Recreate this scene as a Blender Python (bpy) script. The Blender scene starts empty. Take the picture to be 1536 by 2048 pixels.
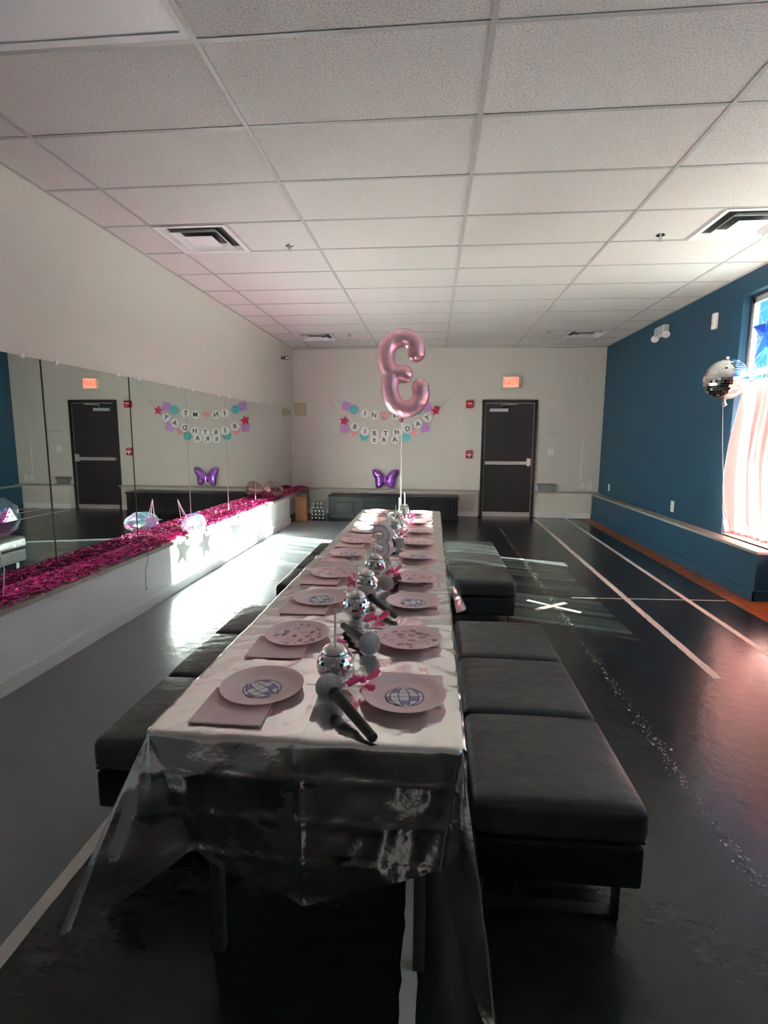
import bpy, math, random
import numpy as np
from mathutils import Vector, Matrix, noise as mn

S = bpy.context.scene
COL = S.collection
PI = math.pi
random.seed(7)

# ------------------------------------------------------------------ camera
cd = bpy.data.cameras.new('camera')
cam = bpy.data.objects.new('camera', cd)
COL.objects.link(cam)
S.camera = cam
cd.sensor_fit = 'HORIZONTAL'
cd.sensor_width = 36.0
cd.lens = 1048.67 * 36.0 / 1536.0
cd.clip_start = 0.02
yaw, pitch, roll = 0.0902606, 0.1407454, 0.0063108
fw = Vector((-math.sin(yaw) * math.cos(pitch), math.cos(yaw) * math.cos(pitch), -math.sin(pitch)))
rt = Vector((math.cos(yaw), math.sin(yaw), 0))
up = rt.cross(fw)
r2 = math.cos(roll) * rt + math.sin(roll) * up
u2 = -math.sin(roll) * rt + math.cos(roll) * up
mw = Matrix((r2, u2, -fw)).transposed().to_4x4()
mw.translation = (0, 0, 1.445)
cam.matrix_world = mw

# ------------------------------------------------------------------ sky, sun, exposure
SUN_DIR = Vector((-5.42, 1.80, -2.07)).normalized()      # direction the light travels
w = bpy.data.worlds.new('sky')
S.world = w
w.use_nodes = True
wn = w.node_tree
bg = wn.nodes['Background']
tcw = wn.nodes.new('ShaderNodeTexCoord')
sep = wn.nodes.new('ShaderNodeSeparateXYZ')
wn.links.new(tcw.outputs['Generated'], sep.inputs[0])
rmp = wn.nodes.new('ShaderNodeValToRGB')                # clear morning sky, paler towards the horizon
rmp.color_ramp.elements[0].position = 0.0
rmp.color_ramp.elements[0].color = (0.17, 0.60, 1.0, 1)
rmp.color_ramp.elements[1].position = 1.0
rmp.color_ramp.elements[1].color = (0.06, 0.30, 0.85, 1)
wn.links.new(sep.outputs['Z'], rmp.inputs[0])
wn.links.new(rmp.outputs[0], bg.inputs[0])
bg.inputs[1].default_value = 0.34
sd = bpy.data.lights.new('sun', 'SUN')
sd.energy = 85.0
sd.angle = math.radians(0.35)
sd.color = (1.0, 0.99, 0.965)
sun = bpy.data.objects.new('sun', sd)
COL.objects.link(sun)
sun.rotation_euler = SUN_DIR.to_track_quat('-Z', 'Y').to_euler()
sun.location = (8, -3, 6)
S.view_settings.view_transform = 'Standard'
S.view_settings.look = 'None'
S.view_settings.gamma = 1.0
S.view_settings.use_curve_mapping = False
S.view_settings.exposure = 2.12
cy = S.cycles
cy.max_bounces = 12
cy.diffuse_bounces = 6
cy.glossy_bounces = 6
cy.transmission_bounces = 6
cy.transparent_max_bounces = 16
cy.blur_glossy = 1.0
cy.sample_clamp_indirect = 8.0
cy.sample_clamp_direct = 0.0
cy.use_denoising = True

# ------------------------------------------------------------------ materials
MATS = {}


def srgb(r, g, b):
    f = lambda c: (c / 255 / 12.92) if c / 255 <= 0.04045 else ((c / 255 + 0.055) / 1.055) ** 2.4
    return (f(r), f(g), f(b))


def mat(name, col, rough=0.5, metal=0.0, var=None, bump=None, rvar=None, **kw):
    """Principled material; var = (scale, amount) mottles the colour, bump = (scale, strength)."""
    if name in MATS:
        return MATS[name]
    m = bpy.data.materials.new(name)
    m.use_nodes = True
    nt = m.node_tree
    p = nt.nodes['Principled BSDF']
    p.inputs['Base Color'].default_value = (*col, 1)
    p.inputs['Roughness'].default_value = rough
    p.inputs['Metallic'].default_value = metal
    for k, v in kw.items():
        k = k.replace('_', ' ')
        if k in p.inputs:
            p.inputs[k].default_value = v
    tc = nt.nodes.new('ShaderNodeTexCoord')
    if var is None:
        var = (30.0, 0.06)
    nz = nt.nodes.new('ShaderNodeTexNoise')
    nz.inputs['Scale'].default_value = var[0]
    nz.inputs['Detail'].default_value = 4
    nt.links.new(tc.outputs['Object'], nz.inputs['Vector'])
    mx = nt.nodes.new('ShaderNodeMix')
    mx.data_type = 'RGBA'
    nt.links.new(nz.outputs['Fac'], mx.inputs[0])
    a = 1 - var[1]
    b = 1 + var[1]
    mx.inputs[6].default_value = (col[0] * a, col[1] * a, col[2] * a, 1)
    mx.inputs[7].default_value = (min(1, col[0] * b), min(1, col[1] * b), min(1, col[2] * b), 1)
    nt.links.new(mx.outputs[2], p.inputs['Base Color'])
    if rvar:
        n3 = nt.nodes.new('ShaderNodeTexNoise')
        n3.inputs['Scale'].default_value = rvar[0]
        n3.inputs['Detail'].default_value = 5
        nt.links.new(tc.outputs['Object'], n3.inputs['Vector'])
        mr = nt.nodes.new('ShaderNodeMapRange')
        mr.inputs[1].default_value = 0.3
        mr.inputs[2].default_value = 0.7
        mr.inputs[3].default_value = max(0, rough - rvar[1])
        mr.inputs[4].default_value = rough + rvar[1]
        nt.links.new(n3.outputs['Fac'], mr.inputs[0])
        nt.links.new(mr.outputs[0], p.inputs['Roughness'])
    if bump:
        n2 = nt.nodes.new('ShaderNodeTexNoise')
        n2.inputs['Scale'].default_value = bump[0]
        n2.inputs['Detail'].default_value = 3
        nt.links.new(tc.outputs['Object'], n2.inputs['Vector'])
        bp = nt.nodes.new('ShaderNodeBump')
        bp.inputs['Strength'].default_value = bump[1]
        bp.inputs['Distance'].default_value = bump[2] if len(bump) > 2 else 0.01
        nt.links.new(n2.outputs['Fac'], bp.inputs['Height'])
        nt.links.new(bp.outputs[0], p.inputs['Normal'])
    MATS[name] = m
    return m


M_wall = mat('wall_paint', srgb(206, 201, 192), 0.75, var=(1.2, 0.02), bump=(220, 0.08))
M_white = mat('white_paint', srgb(226, 226, 226), 0.55, var=(3, 0.02))
M_blue = mat('blue_paint', srgb(14, 58, 80), 0.55, var=(2, 0.05), bump=(180, 0.06))
M_tile = mat('ceiling_tile', srgb(216, 213, 208), 0.9, var=(60, 0.03))
M_tee = mat('tee_metal', srgb(172, 170, 167), 0.5, var=(8, 0.02))
M_lens = mat('light_lens', srgb(238, 240, 240), 0.35, var=(120, 0.02), bump=(260, 0.15))
M_black = mat('black_plastic', (0.012, 0.012, 0.013), 0.4)
M_door = mat('door_paint', srgb(30, 26, 28), 0.5, var=(4, 0.08))
M_doorframe = mat('door_frame_paint', srgb(20, 19, 18), 0.4, var=(6, 0.08))
M_steel = mat('brushed_steel', (0.56, 0.56, 0.55), 0.32, 1.0, var=(40, 0.06))
M_alu = mat('dull_aluminium', (0.50, 0.50, 0.49), 0.45, 0.8, var=(40, 0.05))
M_chrome = mat('chrome', (0.85, 0.85, 0.85), 0.08, 1.0)
M_leather = mat('black_leather', (0.034, 0.034, 0.0345), 0.40, var=(25, 0.2), bump=(16, 0.35, 0.02), rvar=(9, 0.06), Specular_IOR_Level=0.5)
M_leather2 = mat('black_leather_base', (0.010, 0.010, 0.0105), 0.6, var=(25, 0.2), bump=(90, 0.2, 0.004), Specular_IOR_Level=0.2)
M_blackmetal = mat('black_metal', (0.012, 0.012, 0.012), 0.35, var=(15, 0.1))
M_cab = mat('black_cabinet_paint', (0.009, 0.010, 0.010), 0.42, var=(12, 0.10), Specular_IOR_Level=0.25)
M_tape = mat('white_floor_tape', srgb(214, 206, 196), 0.6, var=(25, 0.12))
M_chip = mat('worn_tape_chips', srgb(160, 152, 136), 0.6, var=(40, 0.2))
M_wood = mat('oak_boards', srgb(150, 78, 34), 0.35, var=(9, 0.35), rvar=(8, 0.08))
M_granite = mat('speckled_laminate', srgb(150, 142, 132), 0.45, var=(160, 0.45))
M_plate = mat('pink_paper_plate', srgb(250, 218, 218), 0.5, var=(80, 0.03))
M_napkin = mat('pink_napkin', srgb(246, 214, 214), 0.85, var=(200, 0.05), bump=(600, 0.2, 0.002))
M_navy = mat('navy_print', srgb(45, 38, 92), 0.6)
M_lilac = mat('lilac_print', srgb(176, 150, 205), 0.6)
M_whitep = mat('white_print', srgb(248, 240, 240), 0.6)
M_redp = mat('red_print', srgb(190, 28, 52), 0.55)
M_pinkp = mat('pink_print', srgb(226, 110, 130), 0.6)
M_mirrortile = mat('mirror_mosaic', (0.86, 0.85, 0.84), 0.07, 1.0, var=(3, 0.03))
M_grout = mat('silver_grout', (0.55, 0.54, 0.53), 0.3, 1.0)
M_lid = mat('silver_lid', (0.74, 0.72, 0.69), 0.22, 1.0, var=(60, 0.05))
M_straw = mat('clear_straw', srgb(235, 235, 235), 0.25, var=(20, 0.02))
M_glitter = mat('silver_glitter', (0.36, 0.36, 0.37), 0.30, 1.0, var=(260, 0.6), bump=(300, 1.0, 0.012))
M_micblack = mat('black_mic_handle', (0.006, 0.006, 0.006), 0.3, var=(30, 0.1), Specular_IOR_Level=0.25)
M_lavender = mat('lavender_plastic', srgb(226, 218, 244), 0.45)
M_marq = mat('warm_grey_plastic', srgb(196, 192, 190), 0.5)
M_foil = mat('rose_foil', srgb(236, 182, 197), 0.26, 0.68, var=(6, 0.06), bump=(26, 0.22, 0.02))
M_foilseam = mat('rose_foil_seam', srgb(190, 120, 140), 0.3, 1.0, bump=(90, 0.5, 0.01))
M_ribbon = mat('white_ribbon', srgb(244, 240, 238), 0.5)
M_disc = mat('white_card', srgb(232, 230, 226), 0.7, var=(20, 0.02))
M_letter = mat('black_lettering', (0.012, 0.012, 0.012), 0.6)
M_purpfoil = mat('purple_card', srgb(196, 140, 204), 0.35, 0.3, var=(8, 0.12))
M_teal = mat('teal_card', srgb(98, 182, 186), 0.45, var=(8, 0.08))
M_pinkcard = mat('salmon_card', srgb(232, 158, 160), 0.5, var=(8, 0.06))
M_starred = mat('crimson_card', srgb(206, 22, 84), 0.4, var=(8, 0.1))
M_string = mat('thin_thread', srgb(150, 146, 140), 0.7)
M_butter = mat('purple_foil', srgb(150, 92, 196), 0.28, 0.6, var=(9, 0.3), bump=(30, 0.2, 0.02))
M_butter2 = mat('violet_pink_foil', srgb(206, 130, 214), 0.22, 0.6, var=(14, 0.3))
M_paper = mat('kraft_paper', srgb(158, 118, 80), 0.8, var=(12, 0.12), bump=(30, 0.3, 0.01))
M_paperdark = mat('kraft_paper_inside', srgb(110, 72, 44), 0.85)
M_red = mat('alarm_red', srgb(168, 26, 34), 0.4)
M_exitbox = mat('cream_plastic', srgb(214, 208, 190), 0.5)
M_plasticw = mat('white_plastic', srgb(232, 230, 224), 0.4)
M_greypl = mat('grey_plastic', srgb(120, 120, 122), 0.5)
M_beige = mat('beige_metal', srgb(180, 172, 140), 0.5, var=(8, 0.05))
M_tinsel = mat('magenta_tinsel', srgb(196, 56, 134), 0.10, 1.0, var=(25, 0.45))
M_frame = mat('aluminium_window_frame', (0.62, 0.63, 0.63), 0.38, 0.7)
M_darkframe = mat('dark_window_gasket', (0.02, 0.022, 0.024), 0.5)
M_starblue = mat('blue_star_paint', srgb(24, 76, 196), 0.45, var=(12, 0.08))
M_bark = mat('grey_bark', srgb(84, 72, 64), 0.9, var=(20, 0.3))
M_asphalt = mat('grey_pavement', srgb(74, 74, 73), 0.9, var=(2, 0.15))
M_dark = mat('duct_dark', (0.02, 0.02, 0.021), 0.6)
M_leg = mat('dark_grey_steel', srgb(70, 70, 72), 0.5, var=(20, 0.08))
M_hot = mat('hot_pink_ribbon', srgb(250, 80, 155), 0.35, var=(20, 0.15))


def nodes_of(m):
    return m.node_tree, m.node_tree.nodes['Principled BSDF']


# ceiling tiles: fine pits
nt, p = nodes_of(M_tile)
tc = nt.nodes.new('ShaderNodeTexCoord')
vo = nt.nodes.new('ShaderNodeTexNoise'); vo.inputs['Scale'].default_value = 105; vo.inputs['Detail'].default_value = 5
vo.inputs['Roughness'].default_value = 0.7
nt.links.new(tc.outputs['Object'], vo.inputs['Vector'])
rp = nt.nodes.new('ShaderNodeValToRGB')
rp.color_ramp.elements[0].position = 0.36; rp.color_ramp.elements[0].color = (0, 0, 0, 1)
rp.color_ramp.elements[1].position = 0.50; rp.color_ramp.elements[1].color = (1, 1, 1, 1)
nt.links.new(vo.outputs['Fac'], rp.inputs[0])
bp = nt.nodes.new('ShaderNodeBump'); bp.inputs['Strength'].default_value = 0.55; bp.inputs['Distance'].default_value = 0.006
nt.links.new(rp.outputs[0], bp.inputs['Height'])
nt.links.new(bp.outputs[0], p.inputs['Normal'])
pm = nt.nodes.new('ShaderNodeMix'); pm.data_type = 'RGBA'
pm.inputs[6].default_value = (*srgb(184, 180, 176), 1); pm.inputs[7].default_value = (*srgb(217, 214, 209), 1)
nt.links.new(rp.outputs[0], pm.inputs[0]); nt.links.new(pm.outputs[2], p.inputs['Base Color'])

# dance floor: near-black vinyl with scuffs along and across, uneven gloss
M_floor = mat('black_vinyl_floor', (0.014, 0.0145, 0.015), 0.27, var=(3, 0.3))
nt, p = nodes_of(M_floor)
tc = nt.nodes.new('ShaderNodeTexCoord')
mp = nt.nodes.new('ShaderNodeMapping'); mp.inputs['Scale'].default_value = (4, 14, 1)
mp.inputs['Rotation'].default_value = (0, 0, 0.12)
nt.links.new(tc.outputs['Object'], mp.inputs['Vector'])
sc1 = nt.nodes.new('ShaderNodeTexNoise'); sc1.inputs['Scale'].default_value = 1.6; sc1.inputs['Detail'].default_value = 8
sc1.inputs['Roughness'].default_value = 0.7
nt.links.new(mp.outputs[0], sc1.inputs['Vector'])
sc2 = nt.nodes.new('ShaderNodeTexNoise'); sc2.inputs['Scale'].default_value = 0.9; sc2.inputs['Detail'].default_value = 4
nt.links.new(tc.outputs['Object'], sc2.inputs['Vector'])
mul = nt.nodes.new('ShaderNodeMath'); mul.operation = 'MULTIPLY'
nt.links.new(sc1.outputs['Fac'], mul.inputs[0]); nt.links.new(sc2.outputs['Fac'], mul.inputs[1])
rp = nt.nodes.new('ShaderNodeValToRGB')
rp.color_ramp.elements[0].position = 0.15; rp.color_ramp.elements[0].color = (0.011, 0.0115, 0.012, 1)
rp.color_ramp.elements[1].position = 0.5; rp.color_ramp.elements[1].color = (0.020, 0.021, 0.022, 1)
nt.links.new(mul.outputs[0], rp.inputs[0])
nt.links.new(rp.outputs[0], p.inputs['Base Color'])
mr = nt.nodes.new('ShaderNodeMapRange')
mr.inputs[1].default_value = 0.3; mr.inputs[2].default_value = 0.7; mr.inputs[3].default_value = 0.20; mr.inputs[4].default_value = 0.27
nt.links.new(sc1.outputs['Fac'], mr.inputs[0]); nt.links.new(mr.outputs[0], p.inputs['Roughness'])
wv = nt.nodes.new('ShaderNodeTexNoise'); wv.inputs['Scale'].default_value = 16; wv.inputs['Detail'].default_value = 4
nt.links.new(tc.outputs['Object'], wv.inputs['Vector'])
bp = nt.nodes.new('ShaderNodeBump'); bp.inputs['Strength'].default_value = 0.16; bp.inputs['Distance'].default_value = 0.012
p.inputs['Specular IOR Level'].default_value = 0.32
nt.links.new(wv.outputs['Fac'], bp.inputs['Height']); nt.links.new(bp.outputs[0], p.inputs['Normal'])

# worn tape: flaked edges of colour
nt, p = nodes_of(M_tape)

# mirror
M_mirror = mat('silvered_mirror', (0.80, 0.85, 0.82), 0.0, 1.0, var=(0.4, 0.01))

# holographic silver film with a thin interference layer
def holo(name, col, rough, thick, scale, bump, metal=1.0, alpha=1.0, hues=None):
    m = mat(name, col, rough, metal, var=(2, 0.03), bump=bump)
    nt, p = nodes_of(m)
    if hues:
        tch = nt.nodes.new('ShaderNodeTexCoord')
        vh = nt.nodes.new('ShaderNodeTexVoronoi'); vh.inputs['Scale'].default_value = scale * 1.6
        nt.links.new(tch.outputs['Object'], vh.inputs['Vector'])
        sh = nt.nodes.new('ShaderNodeSeparateColor'); nt.links.new(vh.outputs['Color'], sh.inputs[0])
        rh = nt.nodes.new('ShaderNodeValToRGB')
        while len(rh.color_ramp.elements) < len(hues):
            rh.color_ramp.elements.new(0.5)
        for i_, h_ in enumerate(hues):
            rh.color_ramp.elements[i_].position = i_ / (len(hues) - 1)
            rh.color_ramp.elements[i_].color = (*srgb(*h_), 1)
        nt.links.new(sh.outputs[0], rh.inputs[0]); nt.links.new(rh.outputs[0], p.inputs['Base Color'])
    tc = nt.nodes.new('ShaderNodeTexCoord')
    nz = nt.nodes.new('ShaderNodeTexNoise'); nz.inputs['Scale'].default_value = scale; nz.inputs['Detail'].default_value = 2
    nt.links.new(tc.outputs['Object'], nz.inputs['Vector'])
    mr = nt.nodes.new('ShaderNodeMapRange')
    mr.inputs[1].default_value = 0.3; mr.inputs[2].default_value = 0.7
    mr.inputs[3].default_value = thick[0]; mr.inputs[4].default_value = thick[1]
    nt.links.new(nz.outputs['Fac'], mr.inputs[0])
    if 'Thin Film Thickness' in p.inputs:
        nt.links.new(mr.outputs[0], p.inputs['Thin Film Thickness'])
        p.inputs['Thin Film IOR'].default_value = 1.4
    p.inputs['Alpha'].default_value = alpha
    return m


M_cloth = holo('silver_holographic_film', (0.93, 0.92, 0.90), 0.15, (0, 300), 1.4, (15, 0.24, 0.010))
M_gem = holo('iridescent_film', (0.86, 0.90, 0.92), 0.12, (300, 800), 7, (20, 0.25, 0.02), 0.97, 0.5, [(90, 214, 180), (170, 230, 235), (240, 150, 224), (100, 170, 240), (210, 225, 90), (215, 215, 250)])
M_gem2 = holo('iridescent_amber_film', (0.90, 0.80, 0.76), 0.12, (350, 700), 6, (20, 0.25, 0.02), 0.95, 0.5, [(214, 170, 140), (190, 160, 170), (230, 190, 150), (170, 150, 150)])

# thin clear glass and cellophane
def thin(name, tint, refl=0.12, rough=0.02):
    m = bpy.data.materials.new(name); m.use_nodes = True
    nt = m.node_tree; nt.nodes.remove(nt.nodes['Principled BSDF'])
    out = nt.nodes['Material Output']
    t = nt.nodes.new('ShaderNodeBsdfTransparent'); t.inputs[0].default_value = (*tint, 1)
    g = nt.nodes.new('ShaderNodeBsdfGlossy'); g.inputs['Roughness'].default_value = rough
    mx = nt.nodes.new('ShaderNodeMixShader'); mx.inputs[0].default_value = refl
    nt.links.new(t.outputs[0], mx.inputs[1]); nt.links.new(g.outputs[0], mx.inputs[2])
    nt.links.new(mx.outputs[0], out.inputs['Surface'])
    MATS[name] = m
    return m


M_glass = thin('window_glass', (0.91, 0.985, 0.95), 0.04)
M_cello = thin('clear_cellophane', (0.93, 0.93, 0.94), 0.22, 0.12)
M_pet = thin('clear_bottle_plastic', (0.80, 0.86, 0.87), 0.25, 0.10)

# sheers and cellophane that pass light
def sheer(name, col, trans, see, gloss=0.0, weave=None):
    m = bpy.data.materials.new(name); m.use_nodes = True
    nt = m.node_tree; nt.nodes.remove(nt.nodes['Principled BSDF'])
    out = nt.nodes['Material Output']
    tc = nt.nodes.new('ShaderNodeTexCoord')
    nz = nt.nodes.new('ShaderNodeTexNoise'); nz.inputs['Scale'].default_value = 4
    mpn = nt.nodes.new('ShaderNodeMapping'); mpn.inputs['Scale'].default_value = (1, 6, 0.6)
    nt.links.new(tc.outputs['Object'], mpn.inputs[0]); nt.links.new(mpn.outputs[0], nz.inputs['Vector'])
    mxc = nt.nodes.new('ShaderNodeMix'); mxc.data_type = 'RGBA'
    mxc.inputs[6].default_value = (*[c * 0.9 for c in col], 1)
    mxc.inputs[7].default_value = (*[min(1, c * 1.1) for c in col], 1)
    nt.links.new(nz.outputs['Fac'], mxc.inputs[0])
    d = nt.nodes.new('ShaderNodeBsdfDiffuse'); tr = nt.nodes.new('ShaderNodeBsdfTranslucent')
    nt.links.new(mxc.outputs[2], d.inputs[0]); nt.links.new(mxc.outputs[2], tr.inputs[0])
    a = nt.nodes.new('ShaderNodeMixShader'); a.inputs[0].default_value = trans
    nt.links.new(d.outputs[0], a.inputs[1]); nt.links.new(tr.outputs[0], a.inputs[2])
    tp = nt.nodes.new('ShaderNodeBsdfTransparent')
    b = nt.nodes.new('ShaderNodeMixShader'); b.inputs[0].default_value = see
    if weave:
        # open and dense vertical bands of the gathered weave
        tp.inputs[0].default_value = (0.93, 1.0, 0.97, 1)
        m2 = nt.nodes.new('ShaderNodeMapping'); m2.inputs['Scale'].default_value = (0.0, 1.0, 0.03)
        n2 = nt.nodes.new('ShaderNodeTexNoise'); n2.inputs['Scale'].default_value = weave; n2.inputs['Detail'].default_value = 3
        nt.links.new(tc.outputs['Object'], m2.inputs[0]); nt.links.new(m2.outputs[0], n2.inputs['Vector'])
        r2_ = nt.nodes.new('ShaderNodeMapRange')
        r2_.inputs[1].default_value = 0.42; r2_.inputs[2].default_value = 0.68
        r2_.inputs[3].default_value = see * 0.08; r2_.inputs[4].default_value = see
        nt.links.new(n2.outputs['Fac'], r2_.inputs[0]); nt.links.new(r2_.outputs[0], b.inputs[0])
    nt.links.new(a.outputs[0], b.inputs[1]); nt.links.new(tp.outputs[0], b.inputs[2])
    last = b
    if gloss:
        gl = nt.nodes.new('ShaderNodeBsdfGlossy'); gl.inputs['Roughness'].default_value = 0.2
        cmx = nt.nodes.new('ShaderNodeMixShader'); cmx.inputs[0].default_value = gloss
        nt.links.new(b.outputs[0], cmx.inputs[1]); nt.links.new(gl.outputs[0], cmx.inputs[2])
        last = cmx
    nt.links.new(last.outputs[0], out.inputs['Surface'])
    MATS[name] = m
    return m


M_curtain = sheer('pink_sheer_curtain', srgb(250, 186, 184), 0.0075, 0.15, weave=9.0)
M_curtain2 = sheer('pink_lined_curtain', srgb(250, 186, 184), 0.0075, 0.002)
M_pinkcello = sheer('pink_cellophane', srgb(255, 128, 176), 0.5, 0.22, 0.10)


M_frost = sheer('frosted_privacy_film', (0.80, 0.89, 1.0), 0.075, 0.0)


def emit(name, col, strength):
    m = bpy.data.materials.new(name); m.use_nodes = True
    nt = m.node_tree; p = nt.nodes['Principled BSDF']
    p.inputs['Base Color'].default_value = (*col, 1)
    p.inputs['Emission Color'].default_value = (*col, 1)
    p.inputs['Emission Strength'].default_value = strength
    MATS[name] = m
    return m


M_exit = emit('exit_red_glow', (1.0, 0.09, 0.05), 0.55)
M_exitpanel = emit('exit_panel_glow', (0.95, 0.25, 0.17), 0.28)

# ------------------------------------------------------------------ mesh helpers
class G:
    """Collects vertices and faces."""

    def __init__(self):
        self.v = []; self.f = []; self.m = []; self.cur = 0

    def add(self, vs, fs, mi=None):
        o = len(self.v)
        self.v += [tuple(a) for a in vs]
        self.f += [tuple(i + o for i in q) for q in fs]
        self.m += [self.cur if mi is None else mi] * len(fs)
        return self

    def box(self, x0, y0, z0, x1, y1, z1, mi=None):
        vs = [(x0, y0, z0), (x1, y0, z0), (x1, y1, z0), (x0, y1, z0), (x0, y0, z1), (x1, y0, z1), (x1, y1, z1), (x0, y1, z1)]
        return self.add(vs, [(0, 3, 2, 1), (4, 5, 6, 7), (0, 1, 5, 4), (1, 2, 6, 5), (2, 3, 7, 6), (3, 0, 4, 7)], mi)

    def rbox(self, x0, y0, z0, x1, y1, z1, r, n=3, puff=0.0, sub=6, mi=None):
        """Box with rounded edges and an optional puffed top."""
        lo = (x0, y0, z0); hi = (x1, y1, z1)
        ax = []
        for k in range(3):
            L = hi[k] - lo[k]
            rr = min(r, L * 0.49)
            t = [rr * (1 - math.cos(PI / 2 * i / n)) for i in range(n + 1)]
            a = [lo[k] + q for q in t] + [lo[k] + rr + (L - 2 * rr) * i / sub for i in range(1, sub)] + [hi[k] - q for q in reversed(t)]
            ax.append(a)
        idx = {}; vs = []; fs = []

        def vid(i, j, k):
            key = (i, j, k)
            if key not in idx:
                pnt = [ax[0][i], ax[1][j], ax[2][k]]
                q = [min(max(pnt[c], lo[c] + min(r, (hi[c] - lo[c]) * .49)), hi[c] - min(r, (hi[c] - lo[c]) * .49)) for c in range(3)]
                d = Vector([pnt[c] - q[c] for c in range(3)])
                if d.length > 1e-9:
                    # square offsets to a ball
                    d = d.normalized() * min(r, max(abs(d.x), abs(d.y), abs(d.z)) if d.length else 0)
                out = [q[c] + d[c] for c in range(3)]
                if puff and k == len(ax[2]) - 1:
                    u = (pnt[0] - x0) / (x1 - x0); v = (pnt[1] - y0) / (y1 - y0)
                    out[2] += puff * (math.sin(PI * u) * math.sin(PI * v)) ** 0.5
                idx[key] = len(vs); vs.append(out)
            return idx[key]
        nx, ny, nz = [len(a) - 1 for a in ax]
        for i in range(nx):
            for j in range(ny):
                fs.append((vid(i, j, 0), vid(i, j + 1, 0), vid(i + 1, j + 1, 0), vid(i + 1, j, 0)))
                fs.append((vid(i, j, nz), vid(i + 1, j, nz), vid(i + 1, j + 1, nz), vid(i, j + 1, nz)))
        for i in range(nx):
            for k in range(nz):
                fs.append((vid(i, 0, k), vid(i + 1, 0, k), vid(i + 1, 0, k + 1), vid(i, 0, k + 1)))
                fs.append((vid(i, ny, k), vid(i, ny, k + 1), vid(i + 1, ny, k + 1), vid(i + 1, ny, k)))
        for j in range(ny):
            for k in range(nz):
                fs.append((vid(0, j, k), vid(0, j, k + 1), vid(0, j + 1, k + 1), vid(0, j + 1, k)))
                fs.append((vid(nx, j, k), vid(nx, j + 1, k), vid(nx, j + 1, k + 1), vid(nx, j, k + 1)))
        return self.add(vs, fs, mi)

    def lathe(self, prof, n=32, c=(0, 0, 0), mi=None):
        vs = []; fs = []
        k = len(prof)
        for i in range(n):
            a = 2 * PI * i / n
            for r, z in prof:
                vs.append((c[0] + r * math.cos(a), c[1] + r * math.sin(a), c[2] + z))
        for i in range(n):
            j = (i + 1) % n
            for q in range(k - 1):
                fs.append((i * k + q, j * k + q, j * k + q + 1, i * k + q + 1))
        return self.add(vs, fs, mi)

    def tube(self, path, r, n=8, mi=None, caps=True):
        path = [Vector(q) for q in path]
        vs = []; fs = []
        rs = r if isinstance(r, (list, tuple)) else [r] * len(path)
        prev = None
        for i, q in enumerate(path):
            t = (path[min(i + 1, len(path) - 1)] - path[max(i - 1, 0)]).normalized()
            if prev is None:
                a = t.orthogonal().normalized()
            else:
                a = (prev - t * prev.dot(t)).normalized()
            prev = a
            b = t.cross(a)
            for k in range(n):
                an = 2 * PI * k / n
                vs.append(q + rs[i] * (math.cos(an) * a + math.sin(an) * b))
        for i in range(len(path) - 1):
            for k in range(n):
                k2 = (k + 1) % n
                fs.append((i * n + k, i * n + k2, (i + 1) * n + k2, (i + 1) * n + k))
        if caps:
            fs.append(tuple(range(n - 1, -1, -1)))
            fs.append(tuple((len(path) - 1) * n + k for k in range(n)))
        return self.add(vs, fs, mi)

    def prism(self, pts, t0, t1, axis='z', mi=None):
        """Extrude a 2-D outline between t0 and t1 along an axis."""
        n = len(pts)

        def P(a, b, t):
            return {'z': (a, b, t), 'y': (a, t, b), 'x': (t, a, b)}[axis]
        vs = [P(a, b, t0) for a, b in pts] + [P(a, b, t1) for a, b in pts]
        fs = [tuple(range(n - 1, -1, -1)), tuple(range(n, 2 * n))]
        fs += [(i, (i + 1) % n, n + (i + 1) % n, n + i) for i in range(n)]
        return self.add(vs, fs, mi)

    def ribbon(self, pts, wd, z, mi=None, closed=False):
        """Flat line in the xy plane."""
        n = len(pts); vs = []; fs = []
        for i in range(n):
            a = pts[i - 1] if (i > 0 or closed) else pts[i]
            b = pts[(i + 1) % n] if (i < n - 1 or closed) else pts[i]
            dx, dy = b[0] - a[0], b[1] - a[1]
            L = math.hypot(dx, dy) or 1
            nx, ny = -dy / L * wd / 2, dx / L * wd / 2
            vs += [(pts[i][0] + nx, pts[i][1] + ny, z), (pts[i][0] - nx, pts[i][1] - ny, z)]
        for i in range(n if closed else n - 1):
            j = (i + 1) % n
            fs.append((2 * i, 2 * i + 1, 2 * j + 1, 2 * j))
        return self.add(vs, fs, mi)

    def mesh(self, name, mats, smooth=False):
        me = bpy.data.meshes.new(name)
        me.from_pydata(self.v, [], self.f)
        for m_ in (mats if isinstance(mats, (list, tuple)) else [mats]):
            me.materials.append(m_)
        me.polygons.foreach_set('material_index', self.m)
        if smooth:
            me.polygons.foreach_set('use_smooth', [True] * len(self.f))
            if smooth != 'all':
                me.set_sharp_from_angle(angle=math.radians(40))
        me.update()
        return me


def obj(name, g, mats, parent=None, smooth=False, loc=None, rot=None):
    me = g.mesh(name, mats, smooth) if isinstance(g, G) else g
    o = bpy.data.objects.new(name, me)
    COL.objects.link(o)
    if parent:
        o.parent = parent
    if loc:
        o.location = loc
    if rot:
        o.rotation_euler = rot
    return o


def tag(o, label, cat, group=None, kind=None):
    o['label'] = label
    o['category'] = cat
    if group:
        o['group'] = group
    if kind:
        o['kind'] = kind
    return o


def thing(name, label, cat, loc=(0, 0, 0), rotz=0.0, group=None, kind=None):
    o = bpy.data.objects.new(name, None)
    COL.objects.link(o)
    o.empty_display_size = 0.05
    o.location = loc
    o.rotation_euler = (0, 0, rotz)
    return tag(o, label, cat, group, kind)


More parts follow.
